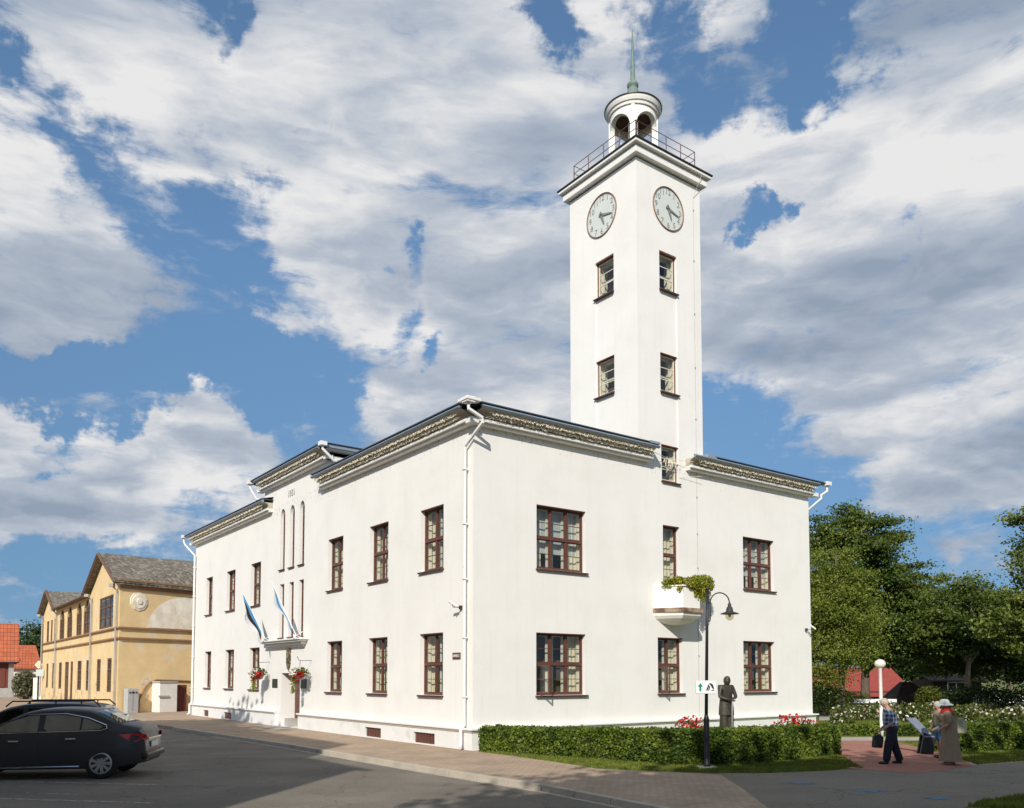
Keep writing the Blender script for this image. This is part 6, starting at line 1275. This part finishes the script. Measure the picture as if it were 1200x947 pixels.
wag_top = [(0, .6), (.08, .72), (.5, .86), (1.1, .96), (1.4, 1.05), (2.0, 1.42), (2.5, 1.52), (3.6, 1.52), (4.1, 1.46), (4.28, 1.30), (4.42, 1.02), (4.48, .60)]
gw = {'all': [(1.30, 1.0), (1.75, 1.25), (2.15, 1.40), (3.4, 1.42), (4.0, 1.38), (4.15, 1.12), (3.4, 1.03), (2.5, 1.01)],
      'side': [[(1.42, 1.02), (1.80, 1.25), (2.17, 1.37), (2.38, 1.385), (2.38, 1.03)], [(2.50, 1.03), (2.50, 1.39), (3.30, 1.395), (3.30, 1.05)], [(3.40, 1.05), (3.40, 1.395), (3.95, 1.35), (4.05, 1.13)]], 'front': (1.5, 2.05), 'rear': (4.14, 4.38)}
d2 = 3.0; car2, w2_ = car('dark blue estate car with roof rails parked behind the saloon', (ox - 2.1, oy + d2, -.12), th, wag_top, plan, belt, 'carpaint2', glass=gw, wagon=True, L_=4.48); car2.scale = (1.07,) * 3
for s in (-1, 1):
    mb = MB(); yy = .60; mb.tube([(1.95, s * yy, 1.44), (2.1, s * yy, 1.57), (4.0, s * yy, 1.57), (4.15, s * yy, 1.44)], .02, 6)
    for x in (2.5, 3.1, 3.7): mb.tube([(x, s * yy, 1.50), (x, s * yy, 1.57)], .018, 5)
    mb.build('roof_rail', 'black', car2)

# ------------------------------------------------------------------ street behind the camera: the house and trees whose shade falls on the road
def shade_tree(label, x, y, h, r, z0, n=4200):
    return tree(label, x, y, h, [(0, 0, (h + z0) / 2, r, r, (h - z0) / 2)], 110, n * 3, .42, 'linden', .35, clump=(1.9, 1.2), nl=10, group='street trees behind the viewer')
hb = thing('street_building', 'three-storey plastered house across the street, behind and left of the viewer', 'building', (-8.2, -1.0, 0), AZ)
mb = MB(); mb.box(-9, 0, -.0, 15, -.13, 14.0); mb.build('wall', 'limepatch', hb); mb = MB(); mb.box(-9, 0, 3.5, 15, 14.003, 16.4); mb.build('shade_block', 'limepatch', hb)  # upper block is unseen, added to keep the parked cars in shade
mb = MB(); roofpoly(mb, (.4, -.3, 13.9), (.4, 15.3, 13.9), (-4.5, 15.3, 16.6), (-4.5, -.3, 16.6)); roofpoly(mb, (-9.4, -.3, 13.9), (-9.4, 15.3, 13.9), (-4.5, 15.3, 16.6), (-4.5, -.3, 16.6)); mb.build('roof', 'eternit', hb)
for k in range(5):
    for z in (1.4, 5.2, 9.0):
        mb = MB(); mb.box(.001, .05, 1.2 + k * 2.9, 2.5 + k * 2.9, z, z + 1.9); mb.build('window', 'plaque', hb)
shade_tree('street tree beyond the three-storey house across the street', -19.5, 20.5, 13.6, 3.0, 5); shade_tree('street tree in front of the three-storey house across the street', -17.2, 14.0, 14.0, 1.9, 9, 1500); shade_tree('street tree further along beside the plaza', -32, 26, 14, 3.4, 6)
shade_tree('street tree behind the viewer', 3.0, -4.6, 15.6, 3.4, 8, 6000); shade_tree('street tree close behind the viewer', -1.2, -5.2, 14.4, 2.6, 8, 5000); shade_tree('street tree behind the viewer to the right', 8.6, .6, 13.6, 3.6, 7); shade_tree('street tree right of the viewer', 14.5, 3.6, 14.0, 4.2, 5.5); shade_tree('street tree far right of the viewer', 24, 8, 16, 5, 5)
